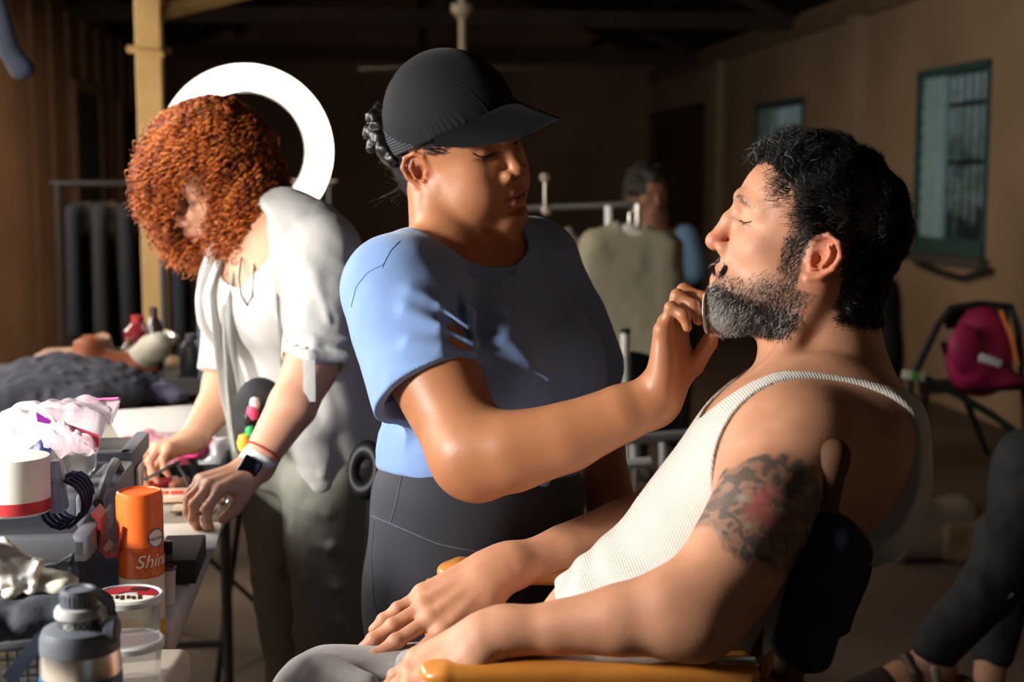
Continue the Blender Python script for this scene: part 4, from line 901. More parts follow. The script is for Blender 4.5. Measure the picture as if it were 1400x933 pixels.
    flap('shirt_front', ([A(372, 330, 2.38), A(378, 410, 2.33), A(384, 500, 2.35), A(400, 600, 2.37), A(432, 680, 2.38)], [A(410, 330, 2.36), A(410, 410, 2.34), A(420, 500, 2.36), A(450, 590, 2.38), A(478, 640, 2.39)]))
    a = A(422, 492, 2.222); b = A(424, 550, 2.222); MB().box((a+b)/2, (.020, .003, np.linalg.norm(a-b)), bev=.001).build('sleeve_tab', sm, root)
    # --- cargo trousers, belt pouch, keys
    S = SDF(); S.F = W0
    S.rc(A(405, 590, 2.52), A(450, 590, 2.56), .125, .12, .03)
    hn, hf = A(455, 660, 2.46), A(395, 650, 2.60)
    for a, b, c_ in ((hn, A(462, 860, 2.45), (.02, .02)), (hf, A(410, 870, 2.62), (.02, .02))):
        ft = np.array([b[0]+.02, b[1]+.03, .10]); S.chain([a, b, ft], [.098, .078, .064], .02)
    for px, py, w_ in ((455, 745, 60), (462, 800, 50), (380, 780, 50), (450, 700, 60), (460, 850, 40)):
        S.chain([A(px-w_*.6, py-12, 2.40 if px > 420 else 2.56), A(px, py+4, 2.37 if px > 420 else 2.53), A(px+w_*.6, py-8, 2.40 if px > 420 else 2.56)], [.006, .010, .006], .02)
    S.box(tuple(A(492, 745, 2.43)), (.012, .045, .07), .01, .01)
    S.F = T; S.half((0, 0, -.150), (.0, 0, 1), .004)
    S.disp = lambda P: (.006*np.abs(vnoise(P*np.array([1, 1, 1.6]), 13, 7))+.003*vnoise(P, 34, 8)).astype(np.float32)
    sdf_obj('trousers', S, .0045, mat('grey_green_cargo_cotton', srgb(140, 141, 130), .85, bump=[(60, .4, .004)]), root)
    for b in (A(462, 860, 2.45), A(410, 870, 2.62)):
        S = SDF(); S.F = Fr((b[0]+.02, b[1]+.03, .045), (-.8, -.6, 0), (0, 0, 1)); S.chain([(-.06, 0, 0), (.0, 0, 0), (.10, 0, -.01), (.15, 0, -.015)], [.042, .042, .037, .029], .02); S.rc((-.03, 0, .0), (-.02, 0, .06), .042, .044, .02)
        sdf_obj('shoe', S, .006, mat('dark_boot', srgb(32, 30, 30), .6), root)
    S = SDF(); S.F = W0; S.ell(A(356, 560, 2.34), (.045, .030, .055), .02); S.ell(A(350, 590, 2.33), (.03, .022, .03), .02)
    pouch = sdf_obj('belt_pouch', S, .004, mat('black_pouch', srgb(34, 36, 40), .7, bump=[(200, .5, .002)]), root)
    for (px, py, r, c_) in ((345, 565, .011, (235, 90, 130)), (339, 575, .010, (40, 40, 44)), (342, 590, .009, (60, 190, 110)), (334, 606, .013, (236, 196, 70)), (348, 552, .009, (230, 225, 220))):
        p = A(px, py, 2.29); MB().lathe([(0, -r*1.3), (r*.7, -r), (r, 0), (r*.7, r), (0, r*1.3)], p, sides=12).build('key_charm', mat('charm_%d_%d_%d' % c_, srgb(*c_), .4), pouch)
    # --- watch, cord bracelet, ring
    u = unit(A(348, 638, 2.21)-A(400, 555, 2.25)); p = A(352, 632, 2.212); cr = unit(np.cross(u, CF)); bk = np.cross(u, cr); fr = cols(cr, bk, u)
    wt = MB().lathe([(.0285, -.010), (.0300, -.008), (.0300, .008), (.0285, .010)], p, fr, 28, 1, .95, cap=False).build('watch_strap', mat('pale_watch_strap', srgb(226, 226, 222), .5), root)
    q = A(343, 642, 2.172); MB().box(A(341, 640, 2.175), (.032, .012, .034), cols(cr, bk, u), .004, 3).build('watch_case', mat('black_glass_watch', srgb(12, 14, 18), .12), wt)
    p = A(360, 618, 2.217); MB().lathe([(.0295+.002*math.cos(t), .002*math.sin(t)) for t in np.linspace(0, 6.28, 8)], p, fr, 28, 1, .95, cap=False).build('cord_bracelet', mat('red_cord', srgb(168, 62, 50), .7), root)
    p = A(303, 682, 2.165); MB().lathe([(.0095, -.003), (.0112, -.002), (.0112, .002), (.0095, .003)], p, cols(unit((.3, .9, .2)), unit(np.cross((-.8, .1, -.6), (.3, .9, .2))), unit((-.8, .1, -.6))), 20, cap=False).build('ring', mat('silver_ring', (.75, .73, .7), .25, metal=1), root)
if want('red'): build_redhead()
# ------------------------------------------------------------------ tables and everything on them
TZ = .80
def T_(px, py): return atz(px, py, TZ)
def simple(name, mb, m, label, cat, group=None, **k): return tag(mb.build(name, m, None, **k), label, cat, group)
def build_ring():
    c = at(338, 206, 3.80); s = 3.80/FPX; ro, ri = 115*s, 82*s; n = unit(CAM-c); x = unit(np.cross(n, (0, 0, 1))); F = cols(x, np.cross(n, x), n)
    t = empty('ring_light', (c[0], c[1], 0), 'large glowing white ring light on a stand behind the curly orange hair', 'ring light')
    MB().lathe([(ri, .0), (ri+.004, .012), (ro-.004, .012), (ro, 0)], c, F, 96, cap=False).build('light_panel', mat('lit_diffuser', (1, 1, 1), .4, emit=(1, .98, .94, 7.5)), t)
    MB().lathe([(ri-.002, .006), (ri-.006, -.02), (ri+.01, -.03), (ro-.01, -.03), (ro+.006, -.02), (ro+.002, .006)], c, F, 96, cap=False).build('housing', mat('white_housing', srgb(225, 222, 215), .4), t)
    mb = MB(); mb.box(c+(ri-.002)*np.array([0, 0, 1.])+n*.004, (.035, .010, .012), F, .002); mb.build('clip', mat('grey_clip', srgb(190, 186, 178), .4), t)
    mb = MB(); mb.tube([(c[0], c[1]+.05, .45), (c[0], c[1]+.05, c[2]-ro)], .012, 10)
    mb.tube([(c[0], c[1]+.05, c[2]-ro-.02), (c[0], c[1]+.02, c[2]-ro+.03)], .016, 10); mb.build('pole', mat('black_stand_metal', srgb(30, 30, 32), .4), t)
    for q in range(3):
        a = q*2.1+.4; MB().tube([(c[0], c[1]+.05, .75), (c[0]+.42*math.cos(a), c[1]+.05+.42*math.sin(a), .012)], .009, 8).build('leg', mat('black_leg_metal', srgb(30, 30, 32), .4), t)
def build_tables():
    top = mat('grey_white_table_plastic', srgb(196, 186, 170), .55, noise=(30, .35, srgb(160, 148, 132)), bump=[(160, .3, .001)])
    metal = mat('grey_table_metal', srgb(96, 96, 98), .4, metal=.6)
    pts = []
    c0 = T_(236, 858); e1 = T_(302, 700); u = unit(e1-c0); v = np.array([u[1], -u[0], 0]); F = cols(v, u, RZ)
    def table(o, u, v, L, W, label):
        F = cols(v, u, RZ); c = o-v*W/2+u*L/2; t = empty('folding_table', (c[0], c[1], 0), label, 'table', 'pale folding tables')
        mb = MB(); mb.box((c[0], c[1], TZ-.022), (W, L, .044), F, .012, 3); mb.build('table_top', top, t)
        for s_ in (-1, 1):
            for q in (-1, 1):
                p = c+u*s_*(L/2-.16)+v*q*(W/2-.10); MB().tube([(p[0], p[1], TZ-.045), (p[0], p[1], .0)], .013, 10).build('leg', metal, t)
            p = c+u*s_*(L/2-.16); a_, b_ = p-v*(W/2-.10), p+v*(W/2-.10); MB().tube([(a_[0], a_[1], .22), (b_[0], b_[1], .22)], .010, 8).build('cross_bar', metal, t)
        return t
    table(c0, u, v, 1.85, .78, 'pale folding table of make-up in front of the person in the open shirt')
    n0 = T_(262, 884); u2 = unit(np.array([.02, -1, 0])); v2 = np.array([-u2[1], u2[0], 0])
    table(n0, u2, v2, 1.2, .78, 'nearer pale folding table under the blue drinking bottle')
def cloth(name, ctr, size, h, m, label, cat, seed=0, rz=0, n=34, group=None):
    """a crumpled heap of fabric"""
    rg = np.random.default_rng(seed); nx, ny = size; base = np.array(ctr)
    S = SDF(); S.F = Fr(base, (math.cos(rz), math.sin(rz), 0), (0, 0, 1))
    for i in range(9): S.ell((rg.uniform(-.32, .32)*nx, rg.uniform(-.32, .32)*ny, h*.35), (nx*rg.uniform(.2, .34), ny*rg.uniform(.2, .34), h*rg.uniform(.35, .62)), h*.3, rot=(rg.uniform(-15, 15), rg.uniform(-15, 15), rg.uniform(0, 180)))
    S.half((0, 0, .001), (0, 0, -1), .002)
    S.disp = lambda P: (h*.10*np.abs(vnoise(P*np.array([1, 1, .5]), 2.2/h**.6 if h > .05 else 30, seed))+h*.05*vnoise(P, 60, seed)).astype(np.float32)
    o = sdf_obj(name, S, max(.0035, min(nx, ny)/70), m); return tag(o, label, cat, group)
def build_table_things():
    # --- orange spray can
    c = atz(196, 868, TZ); F = None
    can = empty('spray_can', tuple(c), 'orange spray can with a round pale badge, beside the grey tool box', 'spray can')
    r = 29.5*np.linalg.norm(c-CAM)/FPX*.985
    MB().lathe([(r*.94, 0), (r, .003), (r, .075)], c, sides=48).build('lower_body', mat('pale_can_band', srgb(214, 206, 196), .35, noise=(60, .3, srgb(214, 150, 70))), can)
    MB().lathe([(r, .0755), (r, .112)], c, sides=48, cap=False).build('body', mat('deep_orange_can', srgb(206, 84, 22), .35), can)
    MB().lathe([(r+.0004, .112), (r+.0004, .168), (r*.97, .174), (r*.9, .1755), (r*.86, .1735), (0, .1735)], c, sides=48).build('cap', mat('orange_cap', srgb(240, 112, 40), .4, sss=.2), can)
    MB().lathe([(r+.0006, .004), (r+.0006, .022)], c, sides=48, cap=False).build('gold_band', mat('gold_band', srgb(200, 158, 60), .4), can)
    vdir = CAM-c; a0 = math.atan2(vdir[1], vdir[0])
    def wrap(name, m, a, z0, pts2, parent, rr): # text wrapped on the can
        pass
    def cyl_text(name, body, size, ang, z, m, parent, rr, cc, sp=1.0):
        cu = bpy.data.curves.new(name, 'FONT'); cu.body = body; cu.size = size; cu.extrude = .0001; cu.align_x = 'CENTER'; cu.shear = .3 if sp < 1 else 0
        o = bpy.data.objects.new(name, cu); COL.objects.link(o); dg = bpy.context.evaluated_depsgraph_get(); me = bpy.data.meshes.new_from_object(o.evaluated_get(dg)); bpy.data.objects.remove(o)
        V = np.empty(len(me.vertices)*3, np.float32); me.vertices.foreach_get('co', V); V = V.reshape(-1, 3); a = ang+V[:, 0]/rr; R_ = rr+.0007+V[:, 2]
        me.vertices.foreach_set('co', np.stack([cc[0]+R_*np.cos(a), cc[1]+R_*np.sin(a), cc[2]+z+V[:, 1]], 1).astype(np.float32).ravel()); me.update(); return link(name, me, m, parent)
    wht = mat('white_print', srgb(240, 232, 220), .5); gold = mat('gold_print', srgb(210, 150, 60), .4); blue = mat('blue_print', srgb(50, 92, 150), .5)
    cyl_text('lettering', 'Shine', .022, a0+.62, .088, wht, can, r, c, .9); cyl_text('lettering', 'SPRAY', .012, a0+.62, .078, gold, can, r, c)
    mb = MB()
    def disc(u_, v_, rad, off): a = a0+.72+rad*u_*math.cos(v_*6.2832)/r; z = .122+rad*u_*math.sin(v_*6.2832); return (c[0]+(r+off)*math.cos(a), c[1]+(r+off)*math.sin(a), c[2]+z)
    mb.grid(lambda u_, v_: disc(u_, v_, .0115, .0010), 8, 30); bd = mb.build('badge', mat('badge_cream', srgb(232, 226, 214), .5), can)
    mb = MB(); mb.grid(lambda u_, v_: disc(.86+.14*u_, v_, .0115, .0013), 2, 30); mb.build('badge_rim', blue, bd)
    cyl_text('badge_text', 'NEVISN', .0058, a0+.72, .119, blue, bd, r+.0006, c)
    # --- two stacked clear tubs with a printed lid
    c = atz(166, 905, TZ); d_ = 1.50; c = np.array([*at(174, 805, 1.52)[:2], TZ]); cl = mat('clear_plastic', (.93, .95, .97), .06, trans=.92, ior=1.2, alpha=.55, spec=.6); r = .0355
    lz = at(174, 812, 1.52)[2]-TZ; hh = lz/2
    rim = mat('clear_rim', (.62, .64, .66), .2, spec=.6, alpha=.8)
    for i in range(2):
        z0 = i*hh; t = empty('plastic_tub', (c[0], c[1], TZ+z0), ('lower' if i == 0 else 'upper')+' of two clear round tubs in front of the orange can'+('' if i == 0 else ', red lid'), 'tub', 'stacked clear tubs')
        MB().lathe([(r*.86, .001), (r*.9, .0), (r*.97, hh-.006), (r*1.0, hh-.004)], (c[0], c[1], TZ+z0), sides=48).build('tub_body', cl, t)
        MB().lathe([(r*1.0, hh-.008), (r*1.06, hh-.008), (r*1.07, hh-.002), (r*1.02, hh), (r*.97, hh), (r*.93, hh-.002), (0, hh-.002)], (c[0], c[1], TZ+z0), sides=48, cap=False).build('lid', rim, t)
    lab = MB(); zt = TZ+2*hh-.0008
    def lf(a_, b_, r0, r1): return lambda u_, v_: (c[0]+(r0+(r1-r0)*u_)*math.cos(a_+(b_-a_)*v_), c[1]+(r0+(r1-r0)*u_)*math.sin(a_+(b_-a_)*v_), zt)
    lab.grid(lf(-.2, 3.3, .010, r*.88), 3, 24); lab.build('red_label', mat('wine_red_label', srgb(150, 26, 44), .4), t)
    lab = MB(); lab.grid(lf(3.3, 6.08, .0, r*.88), 3, 20); lab.build('pale_label', mat('pale_label', srgb(222, 214, 198), .5), t)
    bk = mat('black_print', srgb(24, 22, 22), .5); mb = MB()
    for k in range(7): mb.box((c[0]-.020+.006*k, c[1]-.012-.002*(k % 2), zt+.0006), (.0035, .012 if k % 3 else .016, .0004), rot('Z', 14))
    mb.box((c[0]+.008, c[1]+.018, zt+.0006), (.018, .010, .0004)); mb.build('label_print', bk, t)
    # --- blue and steel insulated bottle
    c = at(107, 812, 1.25); c = np.array([c[0], c[1], TZ]); r = .0357
    b = empty('drinking_bottle', tuple(c), 'blue and steel insulated drinking bottle with a grey screw cap, front left', 'bottle')
    MB().lathe([(r*.94, 0), (r, .004), (r, .1065), (r*.99, .1075)], c, sides=64).build('blue_body', mat('blue_powder_coat', srgb(38, 88, 140), .45, bump=[(900, .2, .0004)]), b)
    MB().lathe([(r*.99, .1075), (r*.99, .110), (r*.955, .1275), (r*.94, .129)], c, sides=64, cap=False).build('steel_shoulder', mat('brushed_steel', (.72, .70, .67), .28, metal=1), b)
    gr = mat('grey_cap_plastic', srgb(92, 98, 108), .5); lg = mat('light_grey_plastic', srgb(176, 176, 176), .5)
    MB().lathe([(r*.94, .127), (r*.97, .1285), (r*.96, .140), (r*.88, .147), (r*.60, .150), (0, .150)], c, sides=64).build('collar', gr, b)
    MB().lathe([(.0185, .148), (.0192, .149), (.0190, .158)], c, sides=48).build('neck', mat('dark_neck', srgb(66, 70, 78), .5), b)
    MB().lathe([(.0195, .157), (.0210, .1585), (.0210, .163), (.0195, .1665), (.015, .168), (0, .168)], c, sides=48).build('neck_ring', lg, b)
    cp = MB(); cp.lathe([(.0150, .166), (.0160, .1675), (.0156, .180), (.0148, .1825), (.0115, .1828), (.0108, .1815), (0, .1815)], c, sides=48); cap = cp.build('screw_cap', gr, b)
    mb = MB()
    for i in range(24): a = i*2*math.pi/24; mb.box((c[0]+.0158*math.cos(a), c[1]+.0158*math.sin(a), TZ+.174), (.0012, .0018, .010), rot('Z', math.degrees(a)), .0004)
    mb.build('grip_rib', gr, cap)
    MB().tube([(c[0]+.0205, c[1]-.006, TZ+.166), (c[0]+.0235, c[1]-.008, TZ+.168), (c[0]+.0255, c[1]-.008, TZ+.158), (c[0]+.026, c[1]-.008, TZ+.148)], .0024, 8).build('cap_strap', lg, b)
    MB().lathe([(.009, 0), (.0115, .003), (.0115, .010), (.009, .012)], (c[0]+.024, c[1]-.006, TZ+.147), rot('Y', 90)@Matrix.Identity(3), 24).build('strap_boss', gr, b)
    a0 = math.atan2(*(CAM-c)[1::-1]); cyl_text('lettering', 'IGLOO', .0078, a0-.10, .1505, mat('cream_lettering', srgb(236, 234, 226), .5), b, .0192, c)
    # --- grey tool box with trays
    gy = mat('grey_box_plastic', srgb(104, 106, 114), .5, bump=[(300, .2, .0006)]); nv = mat('navy_box_plastic', srgb(38, 44, 62), .5); dk = mat('dark_tray', srgb(48, 48, 54), .6)
    fr_ = at(109, 745, 1.62); a0_, b0_, _ = rc_(fr_); hb = .150
    box = empty('tool_box', tuple(rp(a0_-.2, b0_+.17, TZ)), 'open grey and navy tool box full of tubs and bags at the left edge', 'tool box')
    mb = MB(); w, dp = .40, .34
    def wallbox(mb, a0, a1, b0, b1, z0, z1, th): slab(mb, a0, a1, b0, b0+th, z0, z1, .002); slab(mb, a0, a1, b1-th, b1, z0, z1, .002); slab(mb, a0, a0+th, b0, b1, z0, z1, .002); slab(mb, a1-th, a1, b0, b1, z0, z1, .002); slab(mb, a0, a1, b0, b1, z0, z0+th, .002)
    wallbox(mb, a0_-w, a0_, b0_, b0_+dp, TZ, TZ+hb-.03, .006); mb.build('box_body', nv, box, False)
    mb = MB()
    slab(mb, a0_-w-.012, a0_+.012, b0_-.012, b0_+.012, TZ+hb-.042, TZ+hb-.012, .006); slab(mb, a0_-.008, a0_+.014, b0_-.012, b0_+dp*.45, TZ+hb-.040, TZ+hb-.010, .006); slab(mb, a0_-.03, a0_+.010, b0_+dp*.40, b0_+dp+.012, TZ+hb-.040, TZ+hb+.004, .006)
    slab(mb, a0_-w, a0_, b0_+dp-.01, b0_+dp+.014, TZ+hb-.04, TZ+hb+.004, .006); slab(mb, a0_-.055, a0_-.03, b0_+dp*.42, b0_+dp*.75, TZ+hb-.035, TZ+hb, .004)
    mb.build('rim', gy, box, True)
    mb = MB(); slab(mb, a0_-w+.01, a0_-.01, b0_+.01, b0_+dp-.01, TZ+.07, TZ+.078); mb.build('tray', dk, box, False)
    mb = MB(); mb.tube([rp(a0_+.004, b0_+dp*.30, TZ+hb), rp(a0_+.004, b0_+dp*.52, TZ+hb+.02), rp(a0_+.002, b0_+dp*.72, TZ+hb+.022), rp(a0_, b0_+dp*.86, TZ+hb)], .007, 8); mb.build('handle', gy, box)
    # red latch at the side
    rd = mat('red_latch_plastic', srgb(140, 34, 42), .4)
    mb = MB(); x0 = a0_+.016
    prof = [(0, 0), (.010, -.012), (.012, -.050), (.022, -.062), (.040, -.060), (.052, -.020), (.049, -.018), (.036, -.054), (.024, -.056), (.017, -.048), (.014, -.008), (.004, .003)]
    for q in range(len(prof)-1 if False else 0): pass
    R_ = cols(RV, RZ, np.cross(RV, RZ)); mb.prism([(x*.72, z*.85) for x, z in prof], rp(x0-.008, b0_+.075, TZ+hb+.004), R_, .046); mb.build('latch', rd, box, False)
    # --- things in the box
    def tub(name, px, py, d, r, h, m, label, cat, band=None):
        p = at(px, py, d); t = empty(name, tuple(p), label, cat); MB().lathe([(r*.93, 0), (r, .003), (r*1.02, h-.004), (r, h), (r*.9, h+.001), (0, h+.001)], p, sides=36).build('jar', m, t)
        if band: MB().lathe([(r*1.012, h*band[0]), (r*1.018, h*band[1])], p, sides=36, cap=False).build('band', band[2], t)
        return t
    red = mat('red_print', srgb(196, 50, 56), .5)
    tub('white_jar', 22, 700, 1.66, .040, .066, mat('white_jar_plastic', srgb(236, 232, 226), .4), 'white round jar with a red band inside the tool box', 'jar', (.05, .26, red))
    p = at(78, 690, 1.68); t = tag(MB().box(p+np.array([0, 0, .022]), (.016, .03, .062), rot('Y', -6), .004).build('plastic_sleeve', mat('blue_grey_clear', srgb(160, 176, 200), .2, trans=.4, alpha=.8)), 'pale blue plastic sleeve standing beside the white jar', 'plastic sleeve')
    # coiled dark cable
    mb = MB(); p = at(98, 680, 1.72)
    mb.tube([p+np.array([(.020+.0006*i/8)*math.cos(i*.42), -.0009*i+.02, (.028)*math.sin(i*.42)]) for i in range(75)], .0026, 6); simple('coiled_cable', mb, mat('navy_cable', srgb(40, 46, 78), .5), 'dark coiled cable inside the tool box beside the pale sleeve', 'cable')
    p = at(84, 635, 1.86); t = empty('clear_case', tuple(p), 'clear plastic case of cotton lying across the back of the tool box', 'case'); MB().box(p+np.array([0, 0, .004]), (.085, .05, .036), rot('Z', 6), .010, 3).build('case_shell', mat('milky_plastic', (.8, .82, .82), .2, trans=.5, ior=1.2, alpha=.6), t)
    MB().box(p+np.array([0, 0, .004]), (.070, .036, .022), rot('Z', 6), .008, 3).build('cotton', mat('cream_cotton', srgb(214, 206, 180), .9, bump=[(200, 1, .004)]), t)
    MB().box(p+np.array([.012, -.027, .006]), (.003, .002, .034), rot('Z', 6)).build('case_seam', mat('seam_grey', srgb(150, 150, 150), .4), t)
    # smaller black box behind, with a metal latch
    p = at(128, 640, 1.98); b2 = empty('black_case', (p[0], p[1], TZ), 'black case with grey corner trim behind the tool box', 'case')
    a2, bb2, z2 = rc_(p); mb = MB(); slab(mb, a2-.14, a2+.045, bb2, bb2+.16, TZ, TZ+.155, .006); mb.build('case_body', mat('black_case_plastic', srgb(26, 26, 30), .5), b2)
    mb = MB(); slab(mb, a2-.02, a2+.052, bb2-.006, bb2+.02, TZ+.135, TZ+.162, .004); slab(mb, a2+.034, a2+.054, bb2-.006, bb2+.165, TZ+.135, TZ+.162, .004); mb.build('corner_trim', gy, b2)
    mb = MB(); slab(mb, a2+.045, a2+.053, bb2+.05, bb2+.10, TZ+.08, TZ+.13, .002); mb.build('latch', mat('latch_metal', (.6, .58, .55), .3, metal=1), b2)
    # --- zip bags on the box: crumpled translucent plastic
    def film(name, C, m, label, cat, amp=.006, seed=0, n=(46, 34), thick=.0006, rim=None, parent=None):
        """C: 4 corners + bulge; a crumpled plastic sheet folded over (two layers)"""
        rg = np.random.default_rng(seed); A_, B_, C_, D_, bul = [np.array(q, float) for q in C]
        uu, vv = np.meshgrid(np.linspace(0, 1, n[0]), np.linspace(0, 1, n[1]), indexing='ij'); mbs = MB()
        for s_ in (1, -1):
            P = (A_*(1-uu[..., None])+B_*uu[..., None])*(1-vv[..., None])+(D_*(1-uu[..., None])+C_*uu[..., None])*vv[..., None]
            bow = (np.sin(uu*math.pi)*np.sin(vv*math.pi))**.5; Q = np.stack([uu.ravel()*7+seed, vv.ravel()*5, uu.ravel()*0+s_*3], 1)
            nz = (np.abs(vnoise(Q, .6, seed))*.7+.25*np.abs(vnoise(Q, 1.3, seed+1))+.06*vnoise(Q, 3, seed+2)).reshape(uu.shape)
            P = P+bul*(bow*(.5+.5*s_*.9))[..., None]+np.array([0, 0, 1.])*((nz-.5)*amp)[..., None]*s_+unit(bul)*((nz-.5)*amp)[..., None]
            V = [[mbs.b.verts.new(Vector(P[i, j])) for j in range(n[1])] for i in range(n[0])]
            for i in range(n[0]-1):
                for j in range(n[1]-1): mbs.b.faces.new((V[i][j], V[i+1][j], V[i+1][j+1], V[i][j+1]))
        o = mbs.build(name, m, parent, angle=60)
        if label: tag(o, label, cat)
        return o
    pf = mat('crinkled_clear_film', srgb(240, 232, 236), .16, trans=.35, ior=1.15, alpha=.72, spec=.9, bump=[(45, .8, .004)], noise=(18, .35, srgb(226, 178, 200)))
    g = film('zip_bag', (at(-40, 618, 1.80), at(132, 612, 1.78), at(165, 545, 1.86), at(-30, 575, 1.92), (0, 0, .040)), pf, 'crumpled clear zip bag with pink zip lying on top of the tool box', 'zip bag', .014, 3)
    pk = mat('pink_zip', srgb(226, 110, 170), .4); mb = MB(); mb.tube([at(118, 548, 1.86), at(140, 546, 1.86), at(163, 545, 1.855)], .0035, 6, flat=.5); o = mb.build('zip_strip', pk, g)
    f2 = film('zip_bag', (at(60, 612, 1.72), at(130, 615, 1.72), at(136, 606, 1.73), at(50, 566, 1.76), (0, -.010, .022)), mat('rosy_film', srgb(240, 214, 224), .16, trans=.25, ior=1.15, alpha=.8, spec=.9, bump=[(60, .7, .003)]), 'smaller rosy zip bag with a purple and red slider in front of the clear one', 'zip bag', .008, 9)
    mb = MB(); mb.grid(lambda u_, v_: at(49+32*u_+2*v_, 563+20*u_+(14-14*u_)*v_, 1.732), 8, 4, .0006); mb.build('purple_corner', mat('purple_film', srgb(158, 48, 168), .35), f2)
    mb = MB(); mb.grid(lambda u_, v_: at(78+58*u_-1*v_, 575+20*u_+(2+16*u_)*v_, 1.728-.004*u_), 10, 4, .0006); mb.build('red_edge', mat('rose_red_film', srgb(206, 78, 104), .35), f2)
    simple('blue_wrapper', MB().grid(lambda u_, v_: at(2+68*u_, 632-14*u_+10*v_-20*u_*(1-v_)+4*math.sin(u_*14), 1.76-.03*v_), 24, 6, .001), mat('blue_foil', srgb(70, 80, 136), .3, bump=[(60, .6, .003)]), 'blue foil wrapper tucked under the clear zip bag', 'wrapper', angle=80)
    # --- mesh basket with cloths, tissue
    c = np.array([*at(30, 840, 1.36)[:2], TZ]); bk_ = empty('mesh_basket', tuple(c), 'cream basket with a black net front, full of dark cloths, in the left corner', 'basket')
    mb = MB(); mb.lathe([(.060, .0), (.078, .004), (.082, .110), (.084, .116)], c, sides=40, sx=1.0, sy=.8, cap=False); mb.lathe([(0, .002), (.06, .002)], c, sides=40, sy=.8, cap=False); mb.build('basket_wall', mat('cream_lining', srgb(214, 204, 184), .9), bk_)
    mb = MB()
    for i in range(60):
        a = i*2*math.pi/60; mb.tube([(c[0]+.0805*math.cos(a), c[1]+.0645*math.sin(a), TZ+.004), (c[0]+.0845*math.cos(a), c[1]+.0678*math.sin(a), TZ+.113)], .0011, 5)
    for z in np.linspace(.010, .104, 13): mb.tube([(c[0]+(.0808+.035*z)*math.cos(a), c[1]+(.0808+.035*z)*.803*math.sin(a), TZ+z) for a in np.linspace(0, 6.2, 50)], .0011, 5, closed=True)
    mb.build('net', mat('black_net', srgb(26, 26, 28), .6), bk_)
    MB().tube([(c[0]+.085*math.cos(a), c[1]+.068*math.sin(a), TZ+.116+.002*math.sin(4*a)) for a in np.linspace(0, 6.2, 50)], .005, 8, closed=True).build('basket_rim', mat('charcoal_binding', srgb(58, 62, 68), .8), bk_)
    cloth('dark_cloth', (c[0], c[1]+.005, TZ+.106), (.150, .115), .040, mat('charcoal_cloth', srgb(58, 62, 70), .9, bump=[(80, .5, .003)]), 'charcoal cloth heaped in the mesh basket', 'cloth', 4)
    p = at(62, 792, 1.39); cloth('cream_cloth', (p[0], p[1], p[2]-.012), (.085, .05), .020, mat('cream_cloth', srgb(222, 216, 196), .9, bump=[(60, .4, .003)]), 'cream cloth lying over the charcoal one in the basket', 'cloth', 6)
    p = at(15, 785, 1.38); S = SDF(); S.F = Fr(p, (1, 0, 0), (0, 0, 1))
    rg = np.random.default_rng(1)
    for i in range(14): S.ell((rg.uniform(-.036, .022), rg.uniform(-.015, .015), rg.uniform(-.022, .030)), tuple(rg.uniform(.009, .022, 3)), .010, rot=tuple(rg.uniform(0, 90, 3)))
    S.disp = lambda P: (.006*np.abs(vnoise(P, 55, 2))+.003*np.abs(vnoise(P, 120, 3))).astype(np.float32); tag(sdf_obj('tissue', S, .002, mat('white_tissue', srgb(244, 242, 238), .9, sss=.3)), 'crumpled white tissue on top of the basket at the left edge', 'tissue')
    mb = MB(); q0, q1, q2 = at(78, 772, 1.40), at(100, 758, 1.40), at(104, 800, 1.39); mb.tube([at(40, 775, 1.42), q0, q1, at(98, 775, 1.40), q2], .0032, 6, flat=.6); simple('head_band', mb, mat('slate_elastic', srgb(70, 78, 90), .8), 'slate elastic band looping up from the mesh basket', 'elastic band')
    mb = MB(); mb.grid(lambda u_, v_: at(2+52*u_+14*v_, 925-62*u_+14*v_, 1.27+.02*v_)+np.array([0, 0, .003*math.sin(v_*20)]), 12, 10, .002); simple('folded_strap', mb, mat('blue_grey_strap', srgb(84, 92, 108), .85), 'blue grey folded strap leaning between the basket and the bottle', 'strap')
    # clear bag with dark contents
    p = np.array([*at(190, 915, 1.44)[:2], TZ+.001]); film('clear_bag', (p+np.array([-.04, -.05, 0]), p+np.array([.035, -.05, 0]), p+np.array([.03, .03, .0]), p+np.array([-.04, .03, .0]), (0, 0, .030)), mat('thin_clear_bag', (.9, .9, .9), .12, trans=.5, ior=1.15, alpha=.45, spec=.9, bump=[(60, .8, .003)]), 'thin clear bag over a dark packet beside the drinking bottle', 'bag', .008, 12)
    cloth('dark_packet', (p[0]-.008, p[1]-.012, TZ), (.062, .06), .030, mat('black_packet', srgb(34, 36, 42), .5), 'dark packet inside the thin clear bag', 'packet', 9)
    # --- right edge of the table: cup, small bottle, box, papers
    c = np.array([*atz(228, 825, TZ)[:2], TZ]); cup = empty('paper_cup', tuple(c), 'small pale cup with a brown rim just right of the orange can', 'cup'); rr = .0125
    MB().lathe([(rr*.8, 0), (rr, .045), (rr*1.06, .046), (rr*.95, .046), (rr*.76, .003)], c, sides=30).build('cup_wall', mat('pale_cup', srgb(206, 198, 192), .5), cup); MB().lathe([(rr*.97+.0016*math.cos(t), .046+.0016*math.sin(t)) for t in np.linspace(0, 6.28, 8)], c, sides=30, cap=False).build('cup_rim', mat('brown_rim', srgb(110, 70, 50), .5), cup)
    c = np.array([*atz(230, 788, TZ)[:2], TZ]); bt = empty('small_bottle', tuple(c), 'small white bottle with a black cap between the can and the black box', 'bottle')
